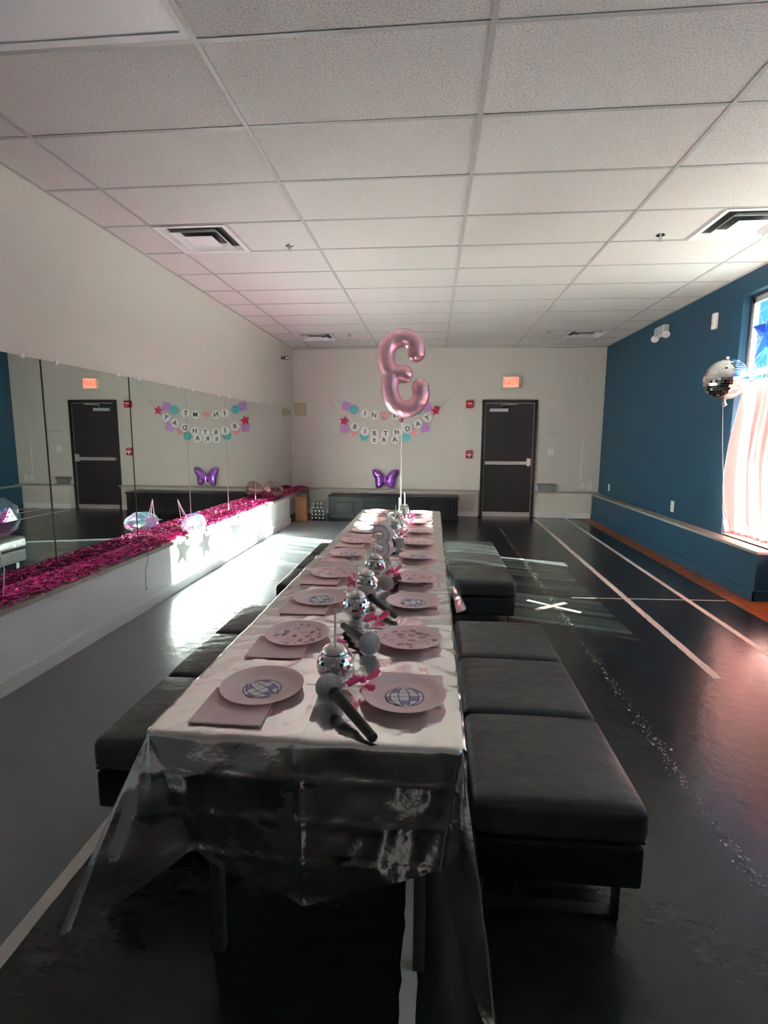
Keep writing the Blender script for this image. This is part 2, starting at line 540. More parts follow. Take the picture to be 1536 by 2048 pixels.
def copy_tree(o, parent=None):
    c = o.copy(); COL.objects.link(c); c.parent = parent
    for ch in list(o.children):
        copy_tree(ch, c)
    return c


TXT = {}


def text_mesh(s, size, mats, ext=0.0, offset=0.0, shear=0.0):
    key = (s, size, ext, offset, shear, mats.name)
    if key in TXT:
        return TXT[key]
    cu = bpy.data.curves.new('lettering', 'FONT')
    cu.body = s; cu.size = size; cu.extrude = ext; cu.offset = offset; cu.shear = shear
    cu.align_x = 'CENTER'; cu.align_y = 'CENTER'
    cu.resolution_u = 3
    o = bpy.data.objects.new('lettering', cu)
    COL.objects.link(o)
    bpy.context.view_layer.update()
    me = bpy.data.meshes.new_from_object(o.evaluated_get(bpy.context.evaluated_depsgraph_get()))
    me.name = 'lettering'
    me.materials.clear(); me.materials.append(mats)
    bpy.data.objects.remove(o)
    bpy.data.curves.remove(cu)
    TXT[key] = me
    return me


ORD = ['first', 'second', 'third', 'fourth', 'fifth', 'sixth', 'seventh', 'eighth', 'ninth', 'tenth']

# ------------------------------------------------------------------ room shell
XL, XR, YB, YF, ZC = -2.62, 3.05, 9.90, -3.2, 3.067

floor = obj('floor', G().box(XL, YF, -0.1, 2.70, YB, 0), M_floor)
tag(floor, 'glossy black vinyl dance floor', 'floor', kind='structure')
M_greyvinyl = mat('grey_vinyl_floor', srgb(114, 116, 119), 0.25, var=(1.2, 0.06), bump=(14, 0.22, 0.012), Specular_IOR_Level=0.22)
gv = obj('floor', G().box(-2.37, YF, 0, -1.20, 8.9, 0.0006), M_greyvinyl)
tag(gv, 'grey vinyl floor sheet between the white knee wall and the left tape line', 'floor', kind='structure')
fw_ = thing('floor', 'strip of orange-brown oak boards beside the blue low wall', 'floor', (0, 0, 0), kind='structure')
for i in range(6):
    yy = YF + (YB - YF) * i / 6
    for k in range(4):
        off = 0.55 * ((k * 7) % 4)
        y0 = max(YF, yy - off); y1 = min(YB, yy + (YB - YF) / 6 - off - 0.003) if i < 5 else YB
        if y1 > y0:
            obj('plank', G().box(2.70 + k * 0.0875, y0, -0.1, 2.70 + k * 0.0875 + 0.0855, y1, -0.002), M_wood, fw_)

# ceiling: tiles and tees
TX = [XL - 0.0, -2.228, -1.0088, 0.2104, 1.4296, 2.6488, XR]
R0 = 2.3422
ceil = thing('ceiling', 'white suspended tile ceiling on a metal grid', 'ceiling', (0, 0, ZC), kind='structure')
DIFF = [(-2.228, 3), (2.0392, 3), (-2.228, 10), (2.0392, 10)]
rows = list(range(-9, 13))
tcache = {}
for r in rows:
    y0 = max(YF, R0 + r * 0.6096); y1 = min(YB, R0 + (r + 1) * 0.6096)
    if y1 - y0 < 0.02:
        continue
    for c in range(6):
        x0, x1 = TX[c], TX[c + 1]
        if r == -1 and c == 1:
            continue                                    # the light panel sits here
        spans = [(x0, x1)]
        for dx, dr in DIFF:
            if dr == r and x0 - 0.01 <= dx < x1 - 0.1:
                spans = [(x0, dx), (dx + 0.6096, x1)]
        for a, b in spans:
            if b - a < 0.05:
                continue
            key = (round(b - a, 3), round(y1 - y0, 3))
            if key not in tcache:
                W, H = key
                e = 0.011
                tcache[key] = G().box(e, e, 0.0, W - e, H - e, 0.02).mesh('ceiling_tile', M_tile)
            obj('ceiling_tile', tcache[key], None, ceil, loc=(a, y0, 0.0015 + 0.001 * ((r * 3 + c) % 2)))
for x in TX[1:6]:
    obj('main_tee', G().box(x - 0.012, YF, -0.0025, x + 0.012, YB, 0.004), M_tee, ceil)
for r in rows:
    y = R0 + r * 0.6096
    if y > YF:
        obj('cross_tee', G().box(XL, y - 0.0115, -0.0012, XR, y + 0.0115, 0.0045), M_tee, ceil)
for dx, dr in DIFF:
    xx = dx if dx > 0 else dx + 0.6096
    y = R0 + dr * 0.6096
    obj('cross_tee', G().box(xx - 0.0115, y, -0.002, xx + 0.0115, y + 0.6096, 0.0045), M_tee, ceil)
obj('wall_angle', G().box(XL, YF, -0.006, XL + 0.02, YB, 0.004).box(XR - 0.02, YF, -0.006, XR, YB, 0.004).box(XL, YB - 0.02, -0.006, XR, YB, 0.004), M_tee, ceil)
obj('slab', G().box(XL - 0.2, YF - 0.2, 0.03, XR + 0.2, YB + 0.2, 0.15), M_tile, ceil)

wl = obj('wall_left', G().box(XL - 0.15, YF - 0.15, -0.1, XL, YB + 0.15, ZC + 0.1), M_wall)
tag(wl, 'warm white painted wall above the mirrors', 'wall', kind='structure')
wb = obj('wall_back', G().box(XL - 0.1, YB, -0.1, XR + 0.1, YB + 0.15, ZC + 0.1), M_wall)
tag(wb, 'warm white far wall with the door and banner', 'wall', kind='structure')

# right wall with two window openings
WIN = [(2.63, 5.75), (-1.0, 2.12)]
Z0, Z1 = 0.47, 2.86
g = G()
TH = 0.16
ys = sorted(set([YF, YB] + [a for ww in WIN for a in ww]))
for a, b in zip(ys[:-1], ys[1:]):
    if any(abs(a - ww[0]) < 1e-6 for ww in WIN):
        g.box(XR, a, -0.1, XR + TH, b, Z0)
        g.box(XR, a, Z1, XR + TH, b, ZC + 0.1)
    else:
        g.box(XR, a, -0.1, XR + TH, b, ZC + 0.1)
wr = obj('wall_right', g, M_blue)
tag(wr, 'deep teal blue painted wall with the curtained window', 'wall', kind='structure')
wf = obj('wall_front', G().box(XL - 0.1, YF - 0.15, -0.1, XR + 0.1, YF, ZC + 0.1), M_wall)
tag(wf, 'plain wall behind the viewer', 'wall', kind='structure')

# left low wall with ledge
lw = thing('wall_left_low', 'white knee wall under the mirrors carrying the tinsel ledge', 'low wall', (0, 0, 0), kind='structure')
obj('body', G().box(XL, YF, 0, -2.37, 8.56, 0.462), M_white, lw)
obj('ledge_top', G().box(XL, YF, 0.462, -2.33, YB, 0.492), M_granite, lw)
bl = obj('baseboard_left', G().box(-2.37, YF, 0, -2.352, 8.57, 0.085).box(-2.37, YF, 0.085, -2.360, 8.57, 0.105), M_white)
tag(bl, 'white baseboard along the white knee wall', 'baseboard', kind='structure')

# back low wall and ledge
bw = thing('wall_back_low', 'white knee wall with narrow ledge on both sides of the door', 'low wall', (0, 0, 0), kind='structure')
obj('body', G().box(-2.33, 9.80, 0, 0.86, YB, 0.455), M_wall, bw)
obj('body', G().box(1.935, 9.80, 0, XR, YB, 0.455), M_wall, bw)
obj('ledge_top', G().box(-2.33, 9.77, 0.455, 0.89, YB, 0.482), M_granite, bw)
obj('ledge_top', G().box(1.90, 9.77, 0.455, XR, YB, 0.482), M_granite, bw)
bb = obj('baseboard_back', G().box(-2.33, 9.786, 0, 0.86, 9.80, 0.10).box(1.935, 9.786, 0, 2.92, 9.80, 0.10), M_white)
tag(bb, 'white baseboard at the far wall', 'baseboard', kind='structure')

# right low wall and ledge
rw = thing('wall_right_low', 'teal blue knee wall with stone-look ledge under the window', 'low wall', (0, 0, 0), kind='structure')
obj('body', G().box(2.92, 4.88, 0, XR, 9.80, 0.432), M_blue, rw)
obj('ledge_top', G().box(2.90, 4.86, 0.432, XR, 9.77, 0.457).box(XR, WIN[0][0], 0.432, XR + 0.1, WIN[0][1], 0.472), M_granite, rw)
obj('base_moulding', G().box(2.906, 4.866, 0, 2.92, 9.80, 0.095).box(2.906, 4.866, 0, XR, 4.88, 0.095), M_blue, rw)

# windows
def window(idx, y0, y1, label, pane):
    xg = XR + 0.10
    t = thing('window_%d' % idx, label, 'window', (xg, (y0 + y1) / 2, Z0), kind='structure')
    yc = (y0 + y1) / 2
    def B(nm, a, b, c, d, x0, x1, mt):
        return obj(nm, G().box(x0 - xg, a - yc, c - Z0, x1 - xg, b - yc, d - Z0), mt, t)
    B('gasket', y0, y0 + 0.02, Z0, Z1, xg - 0.03, xg + 0.02, M_darkframe)
    B('gasket', y1 - 0.02, y1, Z0, Z1, xg - 0.03, xg + 0.02, M_darkframe)
    B('gasket', y0, y1, Z1 - 0.03, Z1, xg - 0.03, xg + 0.02, M_darkframe)
    B('window_frame', y0 + 0.02, y0 + 0.06, Z0, Z1 - 0.03, xg - 0.02, xg + 0.012, M_frame)
    B('window_frame', y1 - 0.06, y1 - 0.02, Z0, Z1 - 0.03, xg - 0.02, xg + 0.012, M_frame)
    B('window_frame', y0 + 0.02, y1 - 0.02, Z1 - 0.085, Z1 - 0.03, xg - 0.02, xg + 0.015, M_frame)
    B('window_frame', y0 + 0.02, y1 - 0.02, Z0, Z0 + 0.125, xg - 0.02, xg + 0.015, M_frame)
    B('transom', y0 + 0.06, y1 - 0.06, 2.075, 2.135, xg - 0.02, xg + 0.015, M_frame)
    n = 3
    w_ = (y1 - y0 - 0.12)
    cuts = [y0 + 0.06, y0 + 0.06 + w_ / 3, y0 + 0.06 + 2 * w_ / 3, y1 - 0.06]
    for q in cuts[1:3]:
        B('mullion', q - 0.022, q + 0.022, Z0 + 0.125, Z1 - 0.085, xg - 0.02, xg + 0.015, M_frame)
    for k in range(3):
        a, b = cuts[k] + (0.022 if k else 0), cuts[k + 1] - (0.022 if k < 2 else 0)
        B('pane', a, b, 2.135, Z1 - 0.085, xg + 0.003, xg + 0.007, pane)
        B('pane', a, b, Z0 + 0.125, 2.075, xg + 0.003, xg + 0.007, pane)
    return t, cuts


w1, cuts1 = window(1, *WIN[0], 'aluminium storefront window with pink curtains and blue stars', M_glass)
w2, cuts2 = window(2, *WIN[1], 'frosted storefront window nearer than the picture edge', M_frost)

# outside ground and tree
og = obj('pavement', G().box(XR + TH, -30, -0.35, 45, 40, -0.15), M_asphalt)
tag(og, 'grey pavement outside the window', 'ground', kind='structure')


def bare_tree(loc, h, label):
    t = thing('bare_tree', label, 'tree', loc)
    g = G()
    rnd = random.Random(3)

    def br(p0, d, L, r, depth):
        pts = [p0]; dd = d.copy()
        for i in range(4):
            dd = (dd + Vector((rnd.uniform(-.18, .18), rnd.uniform(-.18, .18), rnd.uniform(-.05, .14)))).normalized()
            pts.append(pts[-1] + dd * L / 4)
        g.tube(pts, [r * (1 - 0.14 * i) for i in range(5)], 5, caps=False)
        if depth > 0:
            for k in range(4):
                q = pts[1 + k]
                a = rnd.uniform(0, 2 * PI)
                nd = (dd * 0.7 + Vector((math.cos(a), math.sin(a), 0.35)) * 0.75).normalized()
                br(q, nd, L * 0.62, r * 0.5, depth - 1)
    br(Vector((0, 0, 0)), Vector((0, 0, 1)), h * 0.55, 0.10, 4)
    obj('branches', g, M_bark, t, smooth=True)
    return t


bare_tree((12.5, 21.5, -0.15), 6.2, 'leafless tree outside, seen through the upper window pane')

# ------------------------------------------------------------------ mirrors
seams = [-2.9, -1.84, -0.79, 0.26, 1.31, 2.35, 3.38, 4.41, 5.46, 6.53, 7.58, 8.62, 9.66]
nm = len(seams) - 1
rnd = random.Random(5)
for k in range(nm):
    a, b = seams[k] + 0.0025, seams[k + 1] - 0.0025
    L = b - a
    back = nm - 1 - k
    t = thing('mirror_panel', 'tall frameless mirror panel on left wall, %s from the far corner' % (ORD[back] if back < 10 else ('eleventh' if back == 10 else 'twelfth')), 'mirror',
              (XL, (a + b) / 2, 0.492), group='mirror panels along the left wall')
    th0 = 0.004 + rnd.uniform(0, 0.003); th1 = 0.004 + rnd.uniform(0, 0.003)
    z1 = 1.948 - 0.492
    vs = [(0, -L / 2, 0), (th0, -L / 2, 0), (th1, L / 2, 0), (0, L / 2, 0), (0, -L / 2, z1), (th0, -L / 2, z1), (th1, L / 2, z1), (0, L / 2, z1)]
    obj('glass', G().add(vs, [(0, 3, 2, 1), (4, 5, 6, 7), (0, 1, 5, 4), (1, 2, 6, 5), (2, 3, 7, 6), (3, 0, 4, 7)]), M_mirror, t)
    for s in (-0.36, 0.36):
        obj('clip', G().rbox(-0.0, s - 0.014, z1 - 0.012, 0.013, s + 0.014, z1 + 0.014, 0.003, 2, sub=1), M_plasticw, t)
    obj('seam_strip', G().box(0, L / 2 - 0.001, 0, 0.008, L / 2 + 0.006, z1), M_dark if k < 7 else M_alu, t)

# ------------------------------------------------------------------ ceiling fittings
def diffuser(x, y, label):
    t = thing('air_diffuser', label, 'air vent', (x, y, ZC - 0.004), group='square ceiling air diffusers')
    def ring(o_, i_, z0, z1, mt, nm):
        g = G()
        oo = [(-o_, -o_), (o_, -o_), (o_, o_), (-o_, o_)]; ii = [(-i_, -i_), (i_, -i_), (i_, i_), (-i_, i_)]
        vs = [(*q, z0) for q in oo] + [(*q, z1) for q in ii] + [(*q, z0 + 0.004) for q in oo] + [(*q, z1 + 0.004) for q in ii]
        fs = []
        for k in range(4):
            j = (k + 1) % 4
            fs += [(k, j, 4 + j, 4 + k), (8 + k, 12 + k, 12 + j, 8 + j), (k, 8 + k, 8 + j, j), (4 + k, 4 + j, 12 + j, 12 + k)]
        return obj(nm, g.add(vs, fs), mt, t)
    ring(0.297, 0.262, -0.004, -0.004, M_white, 'outer_frame')
    ring(0.262, 0.232, -0.004, 0.028, M_white, 'cone')
    ring(0.196, 0.152, -0.012, 0.022, M_white, 'cone')
    g = G(); c = 0.118
    g.add([(-c, -c, -0.014), (c, -c, -0.014), (c, c, -0.014), (-c, c, -0.014), (0, 0, -0.028)], [(1, 0, 4), (2, 1, 4), (3, 2, 4), (0, 3, 4)])
    obj('centre_plate', g, M_white, t)
    obj('duct', G().box(-0.262, -0.262, 0.029, 0.262, 0.262, 0.0299), M_dark, t)
    return t


for (dx, dr), lb in zip(DIFF, ['square white air diffuser in the ceiling above the left wall, nearer one', 'square white air diffuser in the ceiling by the blue wall, nearer one', 'square white air diffuser in the ceiling at the far left', 'square white air diffuser in the ceiling at the far right']):
    diffuser(dx + 0.3048, R0 + dr * 0.6096 + 0.3048, lb)

for (x, y), lb in zip([(-1.248, 4.664), (1.789, 4.653), (-1.351, 8.60), (1.751, 8.55)], ['left nearer', 'right nearer', 'left far', 'right far']):
    t = thing('sprinkler_head', 'small chrome fire sprinkler in the ceiling beside the %s air diffuser' % lb, 'sprinkler', (x, y, ZC), group='ceiling sprinkler heads')
    obj('escutcheon', G().lathe([(0.0, -0.004), (0.034, -0.004), (0.036, 0.004)], 20), M_chrome, t, True)
    obj('stem', G().tube([(0, 0, 0), (0, 0, -0.03)], 0.007, 8).tube([(0.012, 0, -0.02), (0.014, 0, -0.035), (0, 0, -0.045)], 0.003, 6).tube([(-0.012, 0, -0.02), (-0.014, 0, -0.035), (0, 0, -0.045)], 0.003, 6), M_alu, t, True)
    obj('deflector', G().lathe([(0.0, -0.048), (0.017, -0.046), (0.0, -0.044)], 12), M_alu, t)

t = thing('ceiling_light', 'unlit lay-in ceiling light panel with prismatic lens', 'ceiling light', ((-2.228 - 1.0088) / 2, R0 - 0.3048, ZC))
obj('lens', G().box(-0.565, -0.255, 0.004, 0.565, 0.255, 0.008), M_lens, t)
obj('frame', G().box(-0.598, -0.293, -0.001, 0.598, -0.255, 0.012).box(-0.598, 0.255, -0.001, 0.598, 0.293, 0.012).box(-0.598, -0.255, -0.001, -0.565, 0.255, 0.012).box(0.565, -0.255, -0.001, 0.598, 0.255, 0.012), M_white, t)
obj('latch', G().rbox(0.566, 0.03, -0.006, 0.58, 0.055, 0.0, 0.002, 2, sub=1), M_dark, t)

# ------------------------------------------------------------------ door and wall fittings on the far wall
d = thing('door_1', 'black metal exit door with steel push bar', 'door', (1.395, YB, 0), kind='structure')
fx = 0.495
obj('door_frame', G().box(-fx, -0.03, 0, -fx + 0.055, 0.02, 2.14).box(fx - 0.055, -0.03, 0, fx, 0.02, 2.14).box(-fx, -0.03, 2.085, fx, 0.02, 2.14), M_doorframe, d)
obj('weather_strip', G().box(-fx + 0.055, -0.012, 0.02, -fx + 0.062, 0.0, 2.085).box(fx - 0.062, -0.012, 0.02, fx - 0.055, 0.0, 2.085).box(-fx + 0.055, -0.012, 2.078, fx - 0.055, 0.0, 2.085), M_alu, d)
leaf = obj('door_leaf', G().box(-fx + 0.062, -0.008, 0.08, fx - 0.062, 0.03, 2.075), M_door, d)
obj('door_sweep', G().box(-fx + 0.062, -0.014, 0.012, fx - 0.062, 0.0, 0.082), M_alu, d)
pb = obj('push_bar', G().rbox(-0.42, -0.075, 0.965, 0.33, -0.03, 1.03, 0.008, 2, sub=1), M_alu, leaf)
obj('latch_case', G().rbox(0.33, -0.085, 0.94, 0.405, -0.008, 1.09, 0.015, 3, sub=1), M_steel, leaf)
obj('bar_bracket', G().box(-0.425, -0.06, 0.97, -0.36, -0.008, 1.025).box(-0.12, -0.077, 0.962, -0.105, -0.03, 1.033), M_alu, leaf)
obj('closer_body', G().rbox(-0.36, -0.055, 1.925, -0.03, -0.008, 1.985, 0.006, 2, sub=1), M_steel, leaf)
obj('closer_arm', G().tube([(-0.16, -0.05, 2.0), (-0.16, -0.05, 2.045), (0.14, -0.07, 2.055)], 0.010, 6).tube([(0.14, -0.07, 2.055), (-0.2, -0.02, 2.085)], 0.008, 6), M_alu, leaf)

t = thing('exit_sign', 'lit red exit sign in cream housing above the black door', 'exit sign', (1.39, YB, 2.45))
obj('housing', G().rbox(-0.172, -0.055, -0.117, 0.172, 0.0, 0.117, 0.012, 3, sub=1), M_exitbox, t)
pn = obj('panel', G().box(-0.135, -0.0585, -0.088, 0.135, -0.054, 0.088), M_exitpanel, t)
obj('lettering', text_mesh('EXIT', 0.135, M_exit, 0.001, 0.002), None, pn, loc=(0, -0.0605, 0.0), rot=(PI / 2, 0, 0))

t = thing('fire_alarm_strobe', 'square red fire alarm strobe beside the top of the door', 'fire alarm', (0.665, YB, 2.06))
obj('housing', G().rbox(-0.066, -0.05, -0.068, 0.066, 0, 0.068, 0.012, 3, sub=1), M_red, t)
obj('strobe_lens', G().rbox(-0.045, -0.062, 0.0, 0.045, -0.045, 0.026, 0.006, 2, sub=1), M_whitep, t)
obj('lettering', text_mesh('FIRE', 0.030, M_whitep, 0.0005), None, t, loc=(0.012, -0.0515, -0.035), rot=(PI / 2, 0, 0))
t = thing('fire_alarm_pull', 'red fire alarm pull station at handle height beside the door', 'fire alarm', (0.683, YB, 1.145))
obj('housing', G().rbox(-0.060, -0.045, -0.072, 0.060, 0, 0.072, 0.010, 3, sub=1), M_red, t)
obj('handle', G().rbox(-0.045, -0.062, -0.015, 0.045, -0.04, 0.012, 0.004, 2, sub=1).box(-0.010, -0.060, -0.05, 0.010, -0.045, -0.012), M_whitep, t)
obj('dark_slot', G().box(-0.03, -0.0465, -0.055, 0.035, -0.044, -0.022), M_black, t)
obj('lettering', text_mesh('FIRE', 0.028, M_whitep, 0.0005), None, t, loc=(0, -0.0465, 0.045), rot=(PI / 2, 0, 0))


def plate_fit(name, label, cat, loc, rotz, w_, h_, kind):
    t = thing(name, label, cat, loc, rotz)
    obj('cover_plate', G().rbox(-w_ / 2, -0.008, -h_ / 2, w_ / 2, 0, h_ / 2, 0.003, 2, sub=1), M_plasticw, t)
    if kind == 'switch':
        for s in (-0.024, 0.024):
            obj('toggle', G().rbox(s - 0.006, -0.020, -0.012, s + 0.006, -0.006, 0.012, 0.003, 2, sub=1), M_plasticw, t)
    elif kind == 'outlet':
        for s in (-0.021, 0.021):
            obj('socket', G().rbox(-0.016, -0.0105, s - 0.014, 0.016, -0.006, s + 0.014, 0.003, 2, sub=1), M_exitbox, t)
    return t


plate_fit('light_switch', 'double white light switch right of the door', 'light switch', (2.165, YB, 1.195), 0, 0.118, 0.118, 'switch')
plate_fit('wall_outlet', 'white wall outlet under the vertical cable cover', 'outlet', (2.745, YB, 0.60), 0, 0.078, 0.12, 'outlet')
plate_fit('wall_outlet', 'white blank plate beside the outlet in the right corner', 'outlet', (2.885, YB, 0.60), 0, 0.078, 0.12, 'outlet')
plate_fit('wall_outlet', 'white outlet low on the blue wall near the far corner', 'outlet', (XR, 9.32, 0.62), -PI / 2, 0.078, 0.12, 'outlet')
plate_fit('wall_outlet', 'white outlet low on the blue wall nearer the curtain', 'outlet', (XR, 6.90, 0.605), -PI / 2, 0.085, 0.14, 'outlet')
t = thing('cable_cover', 'thin white vertical cable cover on the far wall', 'cable cover', (2.725, YB, 0.70))
obj('channel', G().rbox(-0.012, -0.012, 0, 0.012, 0, 0.68, 0.004, 2, sub=1), M_plasticw, t)
obj('end_cap', G().rbox(-0.014, -0.014, 0.66, 0.014, 0, 0.685, 0.004, 2, sub=1), M_plasticw, t)
t = thing('wall_rail', 'short thin grey rail on the wall right of the door', 'rail', (2.235, YB, 1.535))
obj('bar', G().rbox(-0.15, -0.014, -0.007, 0.15, -0.004, 0.007, 0.003, 2, sub=1), M_alu, t)
for s_ in (-0.13, 0.11):
    obj('bracket', G().box(s_, -0.006, -0.005, s_ + 0.02, 0, 0.005), M_alu, t)

t = thing('access_panel', 'beige metal access panel on far wall in the mirror corner', 'access panel', (-2.495, YB, 1.97))
obj('frame', G().box(-0.115, -0.02, -0.12, 0.115, 0, -0.098).box(-0.115, -0.02, 0.098, 0.115, 0, 0.12).box(-0.115, -0.02, -0.098, -0.093, 0, 0.098).box(0.093, -0.02, -0.098, 0.115, 0, 0.098), M_beige, t)
obj('panel_door', G().box(-0.093, -0.013, -0.098, 0.093, 0, 0.098), M_beige, t)
obj('lock', G().tube([(0.06, -0.013, 0), (0.06, -0.02, 0)], 0.010, 10), M_alu, t)

t = thing('security_camera', 'small black security camera high on the left wall', 'security camera', (XL, 9.15, 2.80))
obj('mount', G().tube([(0, 0, 0), (0.012, 0, 0)], 0.035, 14).tube([(0.01, 0, 0), (0.05, 0, -0.01), (0.075, 0, 0)], 0.010, 8), M_black, t, True)
cb = obj('camera_body', G().tube([(0.05, 0.05, 0.01), (0.11, -0.09, -0.015)], 0.032, 14), M_black, t, True)
obj('lens', G().lathe([(0, 0.0), (0.02, 0.0), (0.022, -0.006)], 14), M_chrome, cb, loc=(0.112, -0.095, -0.016), rot=(PI / 2, 0, 0.4))

t = thing('emergency_light', 'white emergency light with two lamp heads on blue wall', 'emergency light', (XR, 7.56, 2.88))
obj('housing', G().rbox(-0.075, -0.15, -0.075, 0, 0.15, 0.055, 0.015, 3, sub=1), M_plasticw, t)
obj('grille', G().box(-0.078, -0.12, -0.055, -0.074, 0.12, -0.045).box(-0.078, -0.12, -0.03, -0.074, 0.12, -0.02).box(-0.078, -0.12, -0.005, -0.074, 0.12, 0.005).box(-0.078, -0.12, 0.02, -0.074, 0.12, 0.03), M_greypl, t)
for s in (-1, 1):
    hd = obj('lamp_head', G().lathe([(0.0, 0.0), (0.03, 0.0), (0.048, 0.05), (0.050, 0.06), (0.0, 0.062)], 18), M_plasticw, t, True, loc=(-0.045, 0.17 * s, -0.05), rot=(PI * 0.75, 0.5 * 1, 0))
t = thing('motion_sensor', 'small white sensor box high on blue wall beside the window', 'sensor', (XR, 6.23, 2.72))
obj('housing', G().rbox(-0.04, -0.035, -0.085, 0, 0.035, 0.085, 0.010, 3, sub=1), M_plasticw, t)
obj('lens_window', G().rbox(-0.044, -0.022, -0.05, -0.036, 0.022, 0.0, 0.004, 2, sub=1), M_exitbox, t)

# storage bench against the far wall
t = thing('storage_cabinet', 'long low black cabinet with recessed panels against the far wall', 'cabinet', (-0.69, 9.33, 0))
hw = 1.18
obj('carcass', G().box(-hw + 0.015, 0.02, 0, hw - 0.015, 0.44, 0.375), M_cab, t)
obj('cabinet_top', G().rbox(-hw, -0.02, 0.375, hw, 0.44, 0.405, 0.008, 2, sub=1), M_cab, t)
obj('plinth', G().box(-hw, 0.0, 0.0, hw, 0.02, 0.06), M_cab, t)
obj('rail', G().box(-hw + 0.015, 0.0, 0.315, hw - 0.015, 0.02, 0.375), M_cab, t)
xs = [-hw + 0.015, -hw + 0.12, -hw + 0.50, -hw + 0.64, 0.53, 0.67, hw - 0.12, hw - 0.015]
for a, b in [(0, 1), (2, 3), (4, 5), (6, 7)]:
    obj('stile', G().box(xs[a], 0.0, 0.06, xs[b], 0.02, 0.315), M_cab, t)
for a, b in [(1, 2), (3, 4), (5, 6)]:
    pd = obj('panel_door', G().box(xs[a] + 0.004, 0.012, 0.064, xs[b] - 0.004, 0.022, 0.311), M_cab, t)
    obj('raised_field', G().rbox(xs[a] + 0.03, 0.003, 0.095, xs[b] - 0.03, 0.02, 0.28, 0.006, 2, sub=1), M_cab, pd)

# tub on the ledge
t = thing('storage_tub', 'small grey plastic tub on the ledge right of the door', 'tub', (2.075, 9.835, 0.482))
g = G()
def tubring(hw_, hd, z): return [(-hw_, -hd, z), (hw_, -hd, z), (hw_, hd, z), (-hw_, hd, z)]
rings = [tubring(0.105, 0.045, 0), tubring(0.125, 0.058, 0.125), tubring(0.135, 0.063, 0.125), tubring(0.135, 0.063, 0.14), tubring(0.120, 0.053, 0.14), tubring(0.10, 0.040, 0.008)]
vs = [q for rr in rings for q in rr]
fs = [(3, 2, 1, 0)] + [(4 * i + k, 4 * i + (k + 1) % 4, 4 * i + 4 + (k + 1) % 4, 4 * i + 4 + k) for i in range(5) for k in range(4)] + [(20, 21, 22, 23)]
obj('tub_body', g.add(vs, fs), M_greypl, t)
obj('tub_rim', G().tube([(-0.137, -0.064, 0.138), (0.137, -0.064, 0.138), (0.137, 0.064, 0.138), (-0.137, 0.064, 0.138), (-0.137, -0.064, 0.138)], 0.004, 6), M_dark, t)

# paper bag
t = thing('paper_bag', 'open brown kraft paper bag on floor by knee wall end', 'bag', (-2.262, 8.95, 0), 0.04)
g = G()
def ringp(hw_, hd, z, px): return [(-hw_, -hd, z), (-hw_ * .35, -hd, z + .004 * px), (hw_ * .35, -hd, z - .003 * px), (hw_, -hd, z), (hw_ - px * 0.018, 0, z), (hw_, hd, z), (-hw_, hd, z), (-hw_ + px * 0.018, 0, z)]
L = [ringp(0.098, 0.075, 0, 0), ringp(0.100, 0.077, 0.15, 1), ringp(0.101, 0.078, 0.30, 1.5), ringp(0.103, 0.080, 0.425, 1)]
vs = [q for rr in L for q in rr]
fs = [(7, 6, 5, 4, 3, 2, 1, 0)] + [(8 * i + k, 8 * i + (k + 1) % 8, 8 * i + 8 + (k + 1) % 8, 8 * i + 8 + k) for i in range(3) for k in range(8)]
obj('bag_body', g.add(vs, fs), M_paper, t)
obj('bag_inside', G().add([tuple(c * 0.97 for c in q[:2]) + (q[2] * 0.999 + 0.002,) for q in vs], fs), M_paperdark, t)

# bottled water
def bottle():
    t = thing('water_bottle', 'small clear water bottle in the pile beside the paper bag', 'bottle', (0, 0, 0), group='water bottles by the paper bag')
    g = G().lathe([(0.0, 0.004), (0.022, 0.0), (0.031, 0.006), (0.031, 0.05), (0.029, 0.056), (0.031, 0.062), (0.031, 0.11), (0.026, 0.135), (0.013, 0.152), (0.012, 0.165)], 14)
    obj('bottle_body', g, M_pet, t, True)
    obj('bottle_label', G().lathe([(0.0316, 0.066), (0.0318, 0.104)], 14), M_teal, t, True)
    obj('cap', G().lathe([(0.0135, 0.160), (0.014, 0.178), (0.0, 0.179)], 12), M_plasticw, t, True)
    return t


b0 = bottle(); first = True
for row, (n, x0) in enumerate([(4, -2.125), (4, -2.12), (4, -2.125), (3, -2.09), (3, -2.09)]):
    for k in range(n):
        for dpt in range(1 if row < 3 else 1):
            o_ = b0 if first else copy_tree(b0)
            first = False
            o_.location = (x0 + k * 0.065 + 0.032, 9.20 - (0.005 * row), 0.032 + row * 0.0645)
            o_.rotation_euler = (PI / 2, 0.4 * k, 0)
            o_['label'] = 'small clear water bottle, %s, %s one from the paper bag' % (('bottom row of the pile', 'second row up in the pile', 'third row up in the pile', 'fourth row up in the pile', 'top row of the pile')[row], ORD[k])

